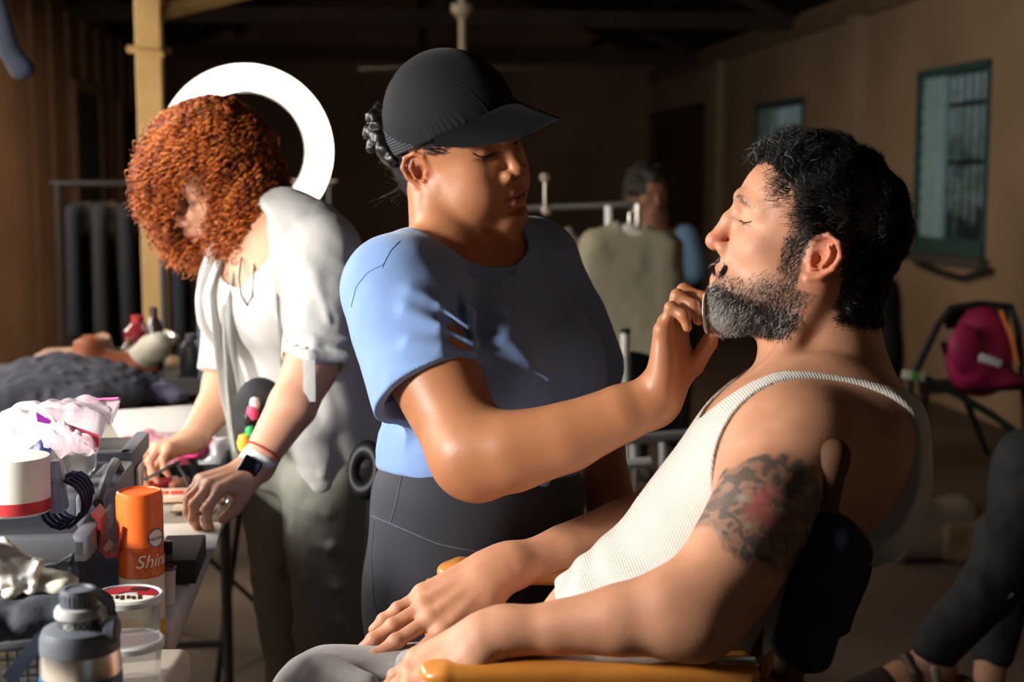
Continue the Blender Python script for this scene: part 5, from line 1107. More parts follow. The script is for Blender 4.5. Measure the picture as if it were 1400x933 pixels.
    MB().lathe([(.009, 0), (.0095, .002), (.0095, .030), (.006, .034)], c, sides=24).build('bottle_body', mat('white_bottle', srgb(226, 222, 216), .4), bt); MB().lathe([(.0068, .034), (.0068, .048), (.005, .049)], c, sides=24).build('cap', mat('black_cap', srgb(20, 20, 22), .4), bt)
    a3, b3, _ = rc_(atz(268, 800, TZ)); mb = MB(); slab(mb, a3-.055, a3, b3, b3+.14, TZ+.001, TZ+.034, .002); simple('black_box', mb, mat('matte_black_box', srgb(40, 38, 38), .6), 'flat black box near the right edge of the make-up table', 'box')
    def sheet(px, py, w, l, rz, m, name, label, cat, h=.003, dz=0): p = atz(px, py, TZ); return simple(name, MB().box((p[0], p[1], TZ+dz+h/2), (w, l, h), rot('Z', rz), min(.001, h/3)), m, label, cat)
    paper = mat('warm_white_paper', srgb(236, 228, 212), .7)
    sheet(258, 735, .09, .16, 8, paper, 'paper_sheet', 'white paper sheet beyond the black box at the table edge', 'paper')
    sheet(266, 700, .07, .05, 4, mat('cream_card', srgb(226, 206, 176), .6), 'makeup_card', 'cream card lying on the white paper by the fingers', 'card', .004, .004)
    p = atz(258, 684, TZ); pal = empty('makeup_palette', (p[0], p[1], TZ), 'open make-up palette with orange and red pans under the fingers', 'palette')
    MB().box((p[0], p[1], TZ+.009), (.135, .07, .010), rot('Z', 6), .002).build('palette_case', mat('pinkish_case', srgb(224, 190, 166), .4), pal)
    for i, cc in enumerate(((222, 110, 50), (200, 70, 44), (232, 140, 80), (176, 60, 50))): MB().box((p[0]-.045+.03*i, p[1]-.012+.003*i, TZ+.0148), (.024, .024, .002), rot('Z', 6), .0006).build('pan', mat('pan_%d' % i, srgb(*cc), .8), pal)
    p = atz(232, 700, TZ); 
    # --- pink pouch, white pouch, black bag with straps, brushes, tubes
    p = np.array([*atz(196, 640, TZ)[:2], TZ]); film('pink_pouch', (p+np.array([-.12, -.10, .006]), p+np.array([.10, -.10, .006]), p+np.array([.09, .14, .02]), p+np.array([-.10, .14, .02]), (0, 0, .06)), mat('pink_clear_pouch', srgb(238, 200, 210), .25, trans=.2, alpha=.9, noise=(14, .7, srgb(214, 96, 130)), bump=[(40, .6, .004)]), 'pink tinted clear pouch behind the orange can', 'pouch', .02, 21)
    p = np.array([*atz(205, 600, TZ)[:2], TZ]); R2 = rot('Z', 24)@rot('X', 7); simple('white_folder', MB().box((p[0]+.02, p[1]+.02, TZ+.034), (.20, .19, .008), R2, .003), mat('pale_folder', srgb(216, 212, 206), .5), 'pale plastic folder leaning behind the pink pouch', 'folder')
    p = atz(272, 655, TZ); bag = empty('makeup_bag', (p[0], p[1], TZ), 'open black make-up bag with thin straps under the far hand', 'bag')
    mb = MB(); a4, b4, _ = rc_(p); wallbox(mb, a4-.13, a4+.05, b4-.05, b4+.10, TZ, TZ+.035, .008); mb.build('bag_body', mat('black_nylon', srgb(28, 28, 32), .7), bag, False)
    MB().tube([at(170, 655, 2.42), at(200, 655, 2.40), at(228, 640, 2.40), at(245, 632, 2.44)], .003, 6).build('strap', mat('black_strap', srgb(20, 20, 22), .6), bag); MB().tube([at(240, 632, 2.46), at(252, 650, 2.44), at(262, 676, 2.36)], .003, 6).build('strap', mat('black_strap_b', srgb(20, 20, 22), .6), bag)
    p = atz(268, 640, TZ); cloth('pink_sponge', (p[0]+.0, p[1], TZ+.022), (.10, .055), .045, mat('hot_pink', srgb(240, 70, 140), .6), 'hot pink sponge pouch lying in the black make-up bag', 'sponge', 8)
    p = atz(310, 640, TZ); cloth('clear_wrap', (p[0]-.02, p[1]+.02, TZ), (.09, .07), .06, mat('silver_wrap', srgb(214, 218, 222), .2, trans=.2, spec=.9), 'crumpled silver clear wrap behind the wrist watch', 'wrap', 14)
    rg = np.random.default_rng(12)
    tube_cols = [((236, 226, 214), 'white'), ((226, 170, 140), 'peach'), ((200, 60, 80), 'red'), ((60, 58, 60), 'dark grey'), ((232, 200, 190), 'pale pink'), ((180, 120, 90), 'tan')]
    spots = [(190, 668, 20), (205, 662, -35), (222, 668, 60), (236, 661, 10), (214, 653, -10), (248, 668, 75)]
    for i, ((cc, nm), (px, py, rz)) in enumerate(zip(tube_cols, spots)):
        p = atz(px, py, TZ); d_ = Vector((math.cos(math.radians(rz)), math.sin(math.radians(rz)), 0)); t = empty('makeup_tube', (p[0], p[1], TZ+.008), nm+' make-up tube lying behind the orange can', 'tube', 'loose make-up tubes')
        R_ = cols((0, 0, 1), d_.cross(Vector((0, 0, 1))), d_); MB().lathe([(.005, -.035), (.0085, -.030), (.0085, .018)], (p[0], p[1], TZ+.010), R_, 16).build('tube_body', mat('tube_%d' % i, srgb(*cc), .4), t); MB().lathe([(.0075, .018), (.0075, .034), (.006, .036)], (p[0], p[1], TZ+.010), R_, 16).build('cap', mat('tube_cap_%d' % i, srgb(50, 46, 46) if i % 2 else srgb(230, 226, 220), .4), t)
    t = empty('makeup_brush', tuple(atz(176, 660, TZ)), 'make-up brush with a dark tapered handle sticking up behind the tool box', 'brush')
    MB().tube([at(174, 690, 2.1), at(177, 650, 2.08), at(181, 625, 2.06)], [.004, .0035, .0012], 8).build('brush_handle', mat('brown_handle', srgb(70, 44, 34), .35), t); MB().tube([at(174, 690, 2.1), at(172, 706, 2.11)], [.004, .008], 8).build('bristles', mat('bristle', srgb(40, 30, 26), .8), t)
    # --- far end of the table
    p = np.array([*atz(95, 560, TZ)[:2], TZ]); cloth('slate_jacket', (p[0]-.10, p[1]+.02, TZ), (.62, .44), .13, mat('slate_cloth', srgb(52, 52, 62), .9, bump=[(30, .4, .006)]), 'dark slate jacket heaped on the far end of the make-up table', 'jacket', 17)
    p = np.array([*atz(165, 548, TZ)[:2], TZ]); cloth('mauve_cloth', (p[0]+.06, p[1]-.02, TZ), (.26, .30), .075, mat('mauve_cloth', srgb(92, 88, 112), .9, bump=[(30, .4, .006)]), 'mauve grey cloth hanging over the table beside the slate jacket', 'cloth', 19)
def build_far_things():
    # second table in the gloom behind, with hats, shoes and bottles
    m = mat('dark_table', srgb(46, 42, 40), .7); zt = .86
    c = atz(200, 505, zt); t = empty('back_table', (c[0], c[1], 0), 'dark trestle table of odds and ends at the back left', 'table')
    MB().box((c[0]-.15, c[1]-.04, zt-.02), (1.5, .36, .04), RR, .004).build('table_top', m, t, False)
    for sx in (-1, 1):
        for sy in (-1, 1): p = np.array([c[0]-.15, c[1]-.04, 0])+RV*sx*.68+RU*sy*.14; MB().box((p[0], p[1], (zt-.04)/2), (.05, .05, zt-.04), RR).build('leg', m, t, False)
    P = lambda px, py: atz(px, py, zt)
    def shoe(px, py, rz, cc, label, L=.24, tilt=0):
        p = P(px, py); S = SDF(); S.F = Fr((p[0], p[1], zt+.035), (math.cos(rz), math.sin(rz)*.8, tilt), (0, 0, 1)); S.chain([(-L*.3, 0, 0), (0, 0, 0), (L*.35, 0, -.008), (L*.5, 0, -.012)], [.036, .036, .036, .026], .02, flat=(0, 0, 1), ff=1.05); S.rc((-L*.3, 0, .02), (-L*.25, 0, .05), .034, .036, .02); S.ell((-L*.25, 0, .085), (.045, .028, .035), .004, '-')
        tag(sdf_obj('shoe', S, .006, mat('shoe_%d' % px, srgb(*cc), .6)), label, 'shoe')
    shoe(108, 512, 2.6, (120, 88, 64), 'tan shoe lying left of the pale sole on the back table')
    shoe(188, 515, -.9, (150, 144, 130), 'pale cream shoe standing on edge on the back table', tilt=.6)
    shoe(150, 518, .3, (120, 62, 30), 'small orange shoe beside the tan one on the back table', .18)
    p0, p1 = at(236, 490, 3.7), at(282, 575, 3.45); t = tag(MB().tube([p0, p0+(p1-p0)*.3, p0+(p1-p0)*.7, p1], [.018, .038, .036, .022], 14, flat=.5).build('rolled_mat', mat('straw_tan', srgb(130, 104, 74), .85, bump=[(120, .5, .003)])), 'tan rolled straw mat leaning against the back table', 'mat')
    for px, py, r, h, cc, lab in ((190, 500, .035, .13, (150, 36, 44), 'red capped bottle at the back of the back table'), (290, 520, .032, .20, (90, 110, 120), 'clear blue water bottle near the open pale shirt'), (178, 505, .02, .08, (120, 90, 70), 'small brown bottle left of the red capped one'), (262, 512, .028, .10, (60, 60, 66), 'dark grey jar right of the lamp stand'), (212, 506, .022, .16, (70, 52, 46), 'slim dark brown bottle beside the lamp stand')):
        p = P(px, py); t = empty('bottle', (p[0], p[1], zt), lab, 'bottle', 'bottles on the back table'); MB().lathe([(r*.9, 0), (r, .004), (r, h*.7), (r*.45, h*.85)], (p[0], p[1], zt), sides=24).build('bottle_body', mat('bottle_%d' % px, srgb(*[int(v*.7) for v in cc]), .25, spec=.8), t); MB().lathe([(r*.48, h*.85), (r*.48, h)], (p[0], p[1], zt), sides=20).build('cap', mat('bottle_cap_%d' % px, srgb(*cc), .4), t)
    # lamp stand with clamp
    p = at(226, 460, 4.05); t = empty('light_stand', (p[0], p[1], 0), 'thin black light stand with a steel clamp left of the open pale shirt', 'light stand')
    q = at(221, 318, 4.05); MB().tube([(p[0], p[1], .0), (q[0], q[1], q[2])], .010, 8).build('pole', mat('stand_black', srgb(58, 58, 60), .4), t)
    MB().box(at(229, 462, 4.0), (.05, .04, .035), rot('Y', 20), .008).build('clamp', mat('steel_clamp', (.6, .58, .54), .3, metal=1), t); MB().lathe([(0, -.012), (.013, -.008), (.016, 0), (.013, .008), (0, .012)], at(238, 461, 3.97), rot('X', 90), 16).build('knob', mat('bright_knob', (.8, .78, .74), .2, metal=1), t)
    for q_ in range(3): a = q_*2.1; MB().tube([(p[0], p[1], .35), (p[0]+.35*math.cos(a), p[1]+.35*math.sin(a), .01)], .007, 6).build('leg', mat('stand_leg', srgb(50, 50, 52), .4), t)
    # dark curtain of coats behind
    rg = np.random.default_rng(7)
    rail = empty('coat_rail', tuple(atwall(160, 600, 6.6, RU)*np.array([1, 1, 0])), 'low dark clothes rail at the back left, behind the bent person', 'clothes rail')
    a5, b5, _ = rc_(atwall(150, 340, 6.6, RU)); a6 = rc_(atwall(310, 340, 6.6, RU))[0]; zz = 1.32
    steel = mat('dark_rail', srgb(60, 58, 56), .4, metal=.5)
    MB().tube([rp(a5-.25, b5, zz), rp(a6+.5, b5, zz)], .014, 8).build('rail', steel, rail)
    for a in (a5-.22, a6+.47): MB().tube([rp(a, b5, zz), rp(a, b5, .02)], .014, 8).build('upright', steel, rail); 
    for i in range(9):
        a = a5-.12+i*(a6-a5+.5)/9; S = SDF(); S.F = Fr(rp(a, b5, zz-.10), RU, RZ); hgt = rg.uniform(.75, 1.0)
        S.rc((-.17, 0, -.02), (.17, 0, -.02), .032, .032, .02); S.box((0, 0, -hgt/2), (.20, .026, hgt/2), .02, .04); S.rc((.19, 0, -.05), (.23, 0, -.55), .034, .03, .02); S.rc((-.19, 0, -.05), (-.23, 0, -.55), .034, .03, .02)
        S.disp = lambda P, i=i: (.010*vnoise(P*np.array([1, 1, .25]), 14, i)).astype(np.float32)
        cc = [(22, 27, 36), (28, 28, 31), (18, 20, 26), (36, 34, 32), (24, 28, 38), (30, 26, 25), (20, 20, 23), (32, 34, 38), (22, 24, 30)][i]; nm = ['navy', 'charcoal', 'inky', 'taupe', 'slate blue', 'brown', 'black', 'grey', 'blue black'][i]
        tag(sdf_obj('hanging_coat', S, .012, mat('coat_%d' % i, srgb(*cc), .9)), nm+' coat hanging on the low rail at the back left', 'coat', 'coats on the back left rail')
    # --- clothes rack in the middle
    D = 4.6; z = at(800, 283, D)[2]; pL, pR = at(690, 290, D+.35), at(872, 279, D)
    rk = empty('clothes_rack', ((pL[0]+pR[0])/2, (pL[1]+pR[1])/2, 0), 'steel clothes rack with a top rail, between the two main figures', 'clothes rack'); st = mat('bright_steel', (.55, .53, .5), .3, metal=1)
    MB().tube([pL-np.array([.25, 0, 0]), pR], .011, 8).build('rail', st, rk); 
    for p in (pL-np.array([.25, 0, 0]), pR): MB().tube([p, (p[0], p[1], .06)], .012, 8).build('upright', st, rk); MB().tube([(p[0], p[1]-.25, .05), (p[0], p[1]+.25, .05)], .012, 8).build('foot', st, rk)
    def garment(name, px0, px1, pt, pb, d, cc, label, cat, thick=.035, sleeves=True, seed=0, group=None):
        pc = at((px0+px1)/2, pt, d); w = (px1-px0)/FPX*d; h = (pb-pt)/FPX*d; S = SDF(); S.F = Fr(pc, (0, -1, 0), (0, 0, 1))
        S.rc((0, w*.12, -.015), (0, w*.36, -.06), .028, .035, .03); S.rc((0, -w*.12, -.015), (0, -w*.36, -.06), .028, .035, .03)
        S.box((0, 0, -h*.5-.02), (thick, w*.36, h*.5-.02), .02, .05)
        if sleeves:
            for q in (1, -1): S.chain([(0, q*w*.38, -.07), (.0, q*w*.45, -.32), (.01, q*w*.44, -h*.86)], [.042, .040, .032], .04)
        S.ell((-.0, 0, .02), (.08, w*.14, .055), .004, '-')
        S.disp = lambda P: (.008*vnoise(P*np.array([1, 1, .22]), 16, seed)+.003*vnoise(P, 30, seed)).astype(np.float32)
        return tag(sdf_obj(name, S, .007, mat(name+'_%d' % px0, srgb(*cc), .9, bump=[(60, .3, .004)])), label, cat, group)
    garment('hanging_shirt', 795, 930, 308, 600, 4.45, (150, 142, 118), 'beige long-sleeved top hanging at the front of the clothes rack', 'shirt', seed=3)
    garment('hanging_shirt', 745, 840, 315, 560, 4.75, (108, 96, 84), 'dull brown shirt hanging just behind the beige top', 'shirt', seed=5)
    garment('hanging_shirt', 700, 800, 320, 560, 4.9, (60, 60, 62), 'dark grey shirt hanging leftmost of those on the rack', 'shirt', seed=7)
    hk = empty('coat_hanger', tuple(at(860, 330, 4.44)), 'white wooden hanger holding the beige top', 'hanger'); S = SDF(); S.F = Fr(at(860, 322, 4.43), (0, -1, 0), (0, 0, 1)); S.rc((0, 0, .02), (0, .075, -.03), .018, .012, .01, flat=(1, 0, 0), ff=2); S.rc((0, 0, .02), (0, -.075, -.03), .018, .012, .01, flat=(1, 0, 0), ff=2); S.ell((0, 0, -.012), (.008, .062, .036), .01)
    sdf_obj('hanger_body', S, .004, mat('pale_hanger', srgb(206, 200, 188), .6), hk); q = at(860, 312, 4.43); e = at(831, 280, 4.44); MB().tube([q, q+np.array([0, 0, .045]), q+np.array([.014, 0, .062]), q+np.array([.004, 0, .078]), q+np.array([-.010, 0, .070])], .0025, 6).build('hook', st, hk)
    mb = MB(); mb.tube([at(832, 282, 4.5), at(832, 322, 4.5)], .012, 8); simple('rail_clip', mb, mat('white_clip', srgb(222, 220, 214), .3), 'white tube clip hanging from the clothes rack rail', 'clip')
    for px, py, lab in ((745, 243, 'round chrome knob highest above the clothes rack'), (747, 288, 'small round copper knob below the chrome one')):
        tag(MB().lathe([(0, -.016), (.013, -.012), (.017, 0), (.013, .012), (0, .016)], at(px, py, 4.7), sides=16).build('rack_knob', mat('knob_%d' % py, (.8, .7, .6), .25, metal=.7)), lab, 'knob')
        MB().tube([at(px, py+4, 4.7), at(px, 292, 4.72)], .005, 6).build('knob_stem_x', st, bpy.data.objects['rack_knob' if py == 243 else 'rack_knob.001']).name = 'stem'
    # hats and folded cloths heaped on a shelf behind the rack
    # --- white-framed chair behind the artist's hand
    d = 3.6; wm = mat('white_tube_paint', srgb(176, 178, 176), .4); ch = empty('camp_chair', tuple(atz(880, 760, 0)), 'dark camp chair with a pale tube frame behind the raised hand', 'chair')
    def tb(pts, r, nm='frame', m=wm): MB().tube([at(*q) for q in pts], r, 8).build(nm, m, ch)
    tb([(856, 486, d), (862, 900, d)], .011, 'leg'); tb([(905, 500, d+.35), (910, 860, d+.35)], .011, 'leg'); tb([(842, 602, d-.1), (960, 594, d)], .014, 'side_rail'); tb([(868, 602, d-.05), (868, 632, d-.05)], .012, 'strut'); tb([(835, 636, d-.1), (890, 632, d-.1)], .013, 'foot_rest'); tb([(945, 598, d-.1), (945, 880, d-.1)], .011, 'leg')
    tb([(855, 455, d), (855, 488, d)], .012, 'leg_cap', mat('white_cap_end', srgb(230, 228, 222), .4)); tb([(855, 449, d), (855, 456, d)], .013, 'leg_tip', mat('black_tip', srgb(20, 20, 20), .4))
    mb = MB(); mb.grid(lambda u_, v_: at(858+70*u_, 480+30*u_*u_+110*v_, d+.02+.3*u_+.03*math.sin(v_*3)), 8, 10, .006); mb.build('fabric_back', mat('slate_canvas', srgb(48, 58, 66), .85), ch)
    # --- black ring-handled stand behind the blue t-shirt
    t = empty('padded_stand', tuple(atz(500, 1300, 0)), 'black stand with a round padded head behind the blue t-shirt hem', 'stand'); bm2 = mat('glossy_black_pad', srgb(20, 20, 24), .5); c = at(500, 643, 2.32)
    n = unit((CAM-c)+np.array([-.9, 0, .2])); x = unit(np.cross(n, (0, 0, 1))); F = cols(x, np.cross(n, x), n)
    MB().lathe([(.030+.014*math.cos(a), .014*math.sin(a)) for a in np.linspace(0, 2*math.pi, 17)], c, F, 40, .72, 1.12, cap=False).build('padded_ring', bm2, t); MB().tube([at(512, 670, 2.34), at(503, 760, 2.36), (c[0]+.02, c[1]+.05, .03)], [.022, .016, .012], 8, flat=.5).build('stem', bm2, t)
    MB().lathe([(0, 0), (.14, 0), (.15, .01), (.13, .03), (.02, .04)], (c[0]+.02, c[1]+.05, 0), sides=28).build('base', bm2, t)
    # --- fan rod hanging from the roof
    c = at(632, 12, 7.2); fan = empty('ceiling_fan', tuple(c), 'pale ceiling fan rod hanging down above the dark cap', 'ceiling fan'); fm = mat('pale_fan_metal', srgb(150, 136, 116), .5)
    MB().lathe([(.012, -.34), (.05, -.30), (.055, -.27), (.03, -.25)], c, sides=24).build('motor', fm, fan); MB().lathe([(.055, .02), (.05, -.02), (.02, -.05)], c, sides=24).build('canopy', fm, fan); MB().tube([c+np.array([0, 0, .9]), c+np.array([0, 0, -.28])], .017, 10).build('rod', fm, fan)
    for q in range(3):
        a = q*2.094+.5; d_ = np.array([math.cos(a), math.sin(a), 0]); MB().box(c+d_*.36+np.array([0, 0, -.29]), (.52, .11, .008), rot('Z', math.degrees(a))@rot('X', 10), .003).build('blade', mat('dark_fan_blade', srgb(44, 36, 30), .7), fan)
    # --- dark cloth hanging at the top left
    c = atwall(6, 10, 4.3, RU); S = SDF(); S.F = W0; S.chain([tuple(atwall(-8, -10, 4.3, RU)), tuple(atwall(4, 30, 4.3, RU)), tuple(atwall(14, 70, 4.3, RU)), tuple(atwall(28, 92, 4.3, RU)), tuple(atwall(40, 98, 4.3, RU))], [.03, .024, .032, .034, .012], .03); S.disp = lambda P: (.006*vnoise(P, 25, 1)).astype(np.float32)
    tag(sdf_obj('hanging_cloth', S, .006, mat('navy_rag', srgb(30, 38, 56), .9)), 'dark navy cloth dangling at the top left corner', 'cloth')
    # --- right: folding chair with magenta rucksack
    d = 4.6; fc = empty('folding_chair', tuple(atz(1330, 690, 0)), 'black folding chair under the magenta rucksack by the right wall', 'chair'); bk = mat('black_chair_metal', srgb(26, 26, 28), .5)
    def cb(pts, r, nm, m=bk): return MB().tube([at(*q) for q in pts], r, 8).build(nm, m, fc)
    cb([(1246, 520, d), (1282, 445, d), (1300, 422, d), (1340, 416, d), (1382, 420, d), (1392, 450, d), (1400, 530, d)], .013, 'back_frame'); cb([(1246, 520, d), (1232, 620, d-.1)], .012, 'leg'); cb([(1290, 470, d), (1350, 620, d+.3)], .012, 'leg'); cb([(1400, 530, d), (1405, 640, d-.1)], .012, 'leg'); cb([(1270, 520, d+.1), (1255, 600, d+.3)], .012, 'leg')
    mb = MB(); mb.grid(lambda u_, v_: at(1292+88*u_, 424+26*v_, d+.01+.03*math.sin(u_*3.1)), 8, 4, .012); mb.build('backrest', mat('black_vinyl', srgb(24, 24, 26), .5), fc)
    mb = MB(); mb.grid(lambda u_, v_: at(1256+140*u_, 520+20*v_-6*u_, d+.20-.32*v_), 8, 5, .02); mb.build('seat', mat('black_vinyl_seat', srgb(26, 26, 28), .5), fc)
    S = SDF(); S.F = W0; S.ell(tuple(at(1342, 478, d+.02)), (.095, .07, .14), .02); S.ell(tuple(at(1335, 500, d)), (.10, .08, .10), .04); S.ell(tuple(at(1372, 520, d)), (.07, .06, .03), .04); S.ell(tuple(at(1318, 475, d-.07)), (.05, .03, .08), .02)
    S.disp = lambda P: (.006*vnoise(P, 18, 1)).astype(np.float32); bp = sdf_obj('rucksack', S, .007, mat('magenta_nylon', srgb(150, 20, 72), .6, noise=(5, .25, srgb(96, 16, 56)))); tag(bp, 'magenta rucksack slumped on the black folding chair', 'rucksack')
    MB().box(at(1354, 493, d-.10), (.075, .01, .026), rot('Y', 18), .004).build('reflective_tag', mat('pale_tag', srgb(190, 188, 190), .4), bp); MB().tube([at(1368, 425, d-.05), at(1382, 460, d-.05), at(1392, 500, d-.05)], .012, 6, flat=.4).build('orange_strap', mat('orange_strap', srgb(190, 104, 40), .6), bp)
    p = at(1250, 514, d-.15); o = MB().box(p, (.075, .02, .028), rot('Y', 8), .006).build('white_tube_pack', mat('white_green_pack', srgb(196, 200, 190), .4)); tag(o, 'white packet with a green band at the left of the black folding chair', 'packet'); MB().box(p+np.array([0, -.011, 0]), (.022, .003, .029), rot('Y', 8)).build('green_band', mat('green_band', srgb(80, 150, 60), .5), o)
    MB().tube([at(1262, 516, d-.15), at(1310, 540, d-.12), at(1360, 570, d-.1), at(1400, 600, d-.1)], .012, 8).build('strut', mat('dark_teal_tube', srgb(26, 46, 46), .5), fc)
    for i, (px, py, sx, sz, cc, lab) in enumerate(((1290, 560, .16, .12, (96, 84, 72), 'grey brown bag on the floor under the folding chair'), (1345, 585, .15, .10, (110, 88, 66), 'tan bag right of the grey brown one under the chair'))):
        p = atz(px, py+30, 0); p = at(px, py, 4.9); S = SDF(); S.F = Fr((p[0], p[1]+.1, sz*.9), (0, -1, 0), (0, 0, 1)); S.box((0, 0, 0), (.10, sx, sz*.9), .05, .02); S.disp = lambda P: (.012*vnoise(P, 12, 3)).astype(np.float32); tag(sdf_obj('floor_bag', S, .01, mat('floor_bag_%d' % i, srgb(*cc), .9)), lab, 'bag')
    p = atz(1385, 600, .5); MB_ = None
    # dark coat hanging on the right wall behind the head
    c = atwall(1205, 430, WR-.10); S = SDF(); S.F = Fr(c, -RV, RZ); S.ell((0, 0, .05), (.09, .14, .22), .03); S.ell((0, .02, -.25), (.09, .17, .30), .05); S.disp = lambda P: (.015*vnoise(P, 9, 3)).astype(np.float32)
    tag(sdf_obj('hanging_coat', S, .012, mat('blue_black_coat', srgb(30, 36, 46), .9)), 'blue black coat hanging on the right wall behind the seated head', 'coat')
    mb = MB(); c = atwall(1300, 367, WR-.04); mb.tube([c+RU*.5, c+RU*.2+RZ*-.03, c-RU*.15+RZ*-.05, c-RU*.5+RZ*.02], .02, 6); simple('cable_run', mb, mat('dark_cable', srgb(40, 40, 40), .6), 'sagging dark cable along the wall under the nearer barred window', 'cable')
def build_chair():
    A = at; hon = mat('honey_varnished_wood', srgb(206, 134, 56), .32, coat=.4, noise=(14, .45, srgb(170, 98, 36)), bump=[(70, .15, .002)])
    dkw = mat('shaded_post_wood', srgb(84, 54, 32), .8, noise=(14, .4, srgb(110, 70, 40)))  # chair wood darkened: the arm's shade on the post put into the colour
    nav = mat('navy_canvas', srgb(34, 40, 62), .9, bump=[(900, .4, .0008), (22, .3, .006)]); root = empty('directors_chair', tuple(atz(850, 1500, 0)), 'tall honey wood chair with navy canvas back and woven cane seat, holding the bearded person', 'chair')
    # armrests: rounded boards
    def arm(px0, py0, px1, py1, d, w, h):
        a, b = A(px0, py0, d), A(px1, py1, d); b[2] = a[2]; u = unit(b-a); n = 30; S = SDF(); S.F = Fr((a+b)/2, u, (0, 0, 1)); L = np.linalg.norm(b-a)/2
        S.box((0, 0, 0), (L-.02, w, h), h*.85, .01); S.ell((-L+.018, 0, 0), (.018, w*.92, h*.88), .012); sdf_obj('armrest', S, .0022, hon, root); return (a+b)/2, u, L
    m1, u1, L1 = arm(572, 917, 1062, 904, 1.40, .030, .0125)
    m2, u2, L2 = arm(597, 781, 1010, 770, 1.775, .030, .0125)
    # joint block and metal plate on the near arm
    MB().box(A(1010, 902, 1.372), (.032, .003, .006), bev=.001).build('metal_plate', mat('worn_steel_plate', (.6, .58, .54), .3, metal=1), root)
    # back posts with turned knobs
    for q, d in ((0, 1.418), (1, 1.80)):
        top = A(1143, 612, d) if q == 0 else A(1080, 600, d); bot = A(1075, 930, d) if q == 0 else A(1010, 900, d); u = unit(top-bot); S = SDF(); S.F = W0
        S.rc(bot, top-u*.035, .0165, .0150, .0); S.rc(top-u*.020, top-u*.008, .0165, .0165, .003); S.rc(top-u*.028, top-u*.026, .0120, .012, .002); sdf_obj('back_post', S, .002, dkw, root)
    # canvas back: a sling round the two posts, deep and slightly slack
    def canvas(u, v):
        t_ = 2*math.pi*u; top_n, bot_n = A(1128, 700, 1.475), A(1080, 892, 1.475); top_f, bot_f = A(1068, 690, 1.80), A(1030, 860, 1.80)
        n_ = top_n*(1-v)+bot_n*v; f_ = top_f*(1-v)+bot_f*v; c = (n_+f_)/2; ax = (n_-f_)/2; fw = unit(np.array([1, 0, .25]))
        bow = .055*math.cos(t_*.5-math.pi/2)**2 if False else 0
        e = ax*(1.12*math.copysign(abs(math.cos(t_))**.5, math.cos(t_))); th = .024*math.sin(t_); sag = .050*(1-(math.cos(t_))**2)
        return c+e+fw*(th+sag+.012+.004*math.sin(v*9+u*12))
    mb = MB(); mb.grid(canvas, 72, 22, .002); mb.build('canvas_back', nav, root, angle=80)
    # the flap of canvas seen edge-on behind the arm
    P_ = [(1118, 704), (1160, 722), (1191, 752), (1176, 800), (1150, 850), (1112, 912), (1062, 884), (1078, 820), (1098, 760)]
    S = SDF(); S.F = W0
    for a, b, r in (((1124, 724), (1080, 882), .018), ((1150, 742), (1102, 893), .017), ((1177, 760), (1122, 896), .010)): S.rc(A(*a, 1.410), A(*b, 1.410), r, r, .02)
    S.rc(A(1150, 745, 1.425), A(1150, 745, 1.60), .018, .018, .03)
    S.disp = lambda P: (.002*vnoise(P, 30, 4)+.001*vnoise(P, 80, 4)).astype(np.float32); sdf_obj('canvas_pocket', S, .003, nav, root)
    # woven cane seat and backrest
    cane = mat('woven_cane', srgb(214, 196, 164), .7, wave=(CU+.25*CR, .0052, 1, .0030), noise=(420, .5, srgb(150, 124, 90)), bump=[(600, .6, .0012)])
    def back(u, v): a = A(1100-45*v, 640+270*v, 1.50); b = A(1060-40*v, 640+240*v, 1.79); return a*(1-u)+b*u+np.array([.020*math.sin(math.pi*u)-.015, 0, 0])
    mb = MB(); mb.grid(back, 12, 16, .008); mb.build('cane_back', cane, root)
    z0 = A(860, 925, 1.44)[2]-.015
    def seat(u, v): p = A(1050, 925, 1.46); q = A(560, 925, 1.46); a = p*(1-u)+q*u; return np.array([a[0], 1.46+.33*v, z0-.14-.012*math.sin(math.pi*u)])
    mb = MB(); mb.grid(seat, 16, 10, .012); mb.build('cane_seat', cane, root)
    a, b = A(585, 940, 1.405), A(1055, 940, 1.405)
    mb = MB(); zt = m1[2]-.016
    mb.grid(lambda u, v: np.array([a[0]+(b[0]-a[0])*u, 1.425, zt-.005-.125*v]), 10, 8, .006); mb.build('cane_side', cane, root)
    # frame rails and legs down to the floor
    for d, y in ((1.40, a[1]), (1.775, A(700, 800, 1.775)[1])):
        xs = (A(600, 930, d)[0], A(1058, 930, d)[0]); zz = m1[2] if d < 1.5 else m2[2]
        for x in xs: mb = MB(); mb.box((x, y, (zz-.012)/2), (.034, .028, zz-.012), None, .003); mb.build('leg', hon, root)
        MB().box(((xs[0]+xs[1])/2, y, z0-.17), (xs[1]-xs[0], .024, .036), None, .003).build('seat_rail', hon, root)
        MB().box(((xs[0]+xs[1])/2, y, .22), (xs[1]-xs[0], .024, .03), None, .003).build('stretcher', hon, root)
    xs = A(600, 930, 1.4)[0]; MB().box((xs-.06, 1.58, .34), (.12, .40, .020), None, .003).build('foot_rest', hon, root)
    for x in (A(600, 930, 1.4)[0], A(1058, 930, 1.4)[0]): MB().box((x, 1.585, .30), (.024, .36, .03), None, .003).build('cross_stretcher', hon, root)
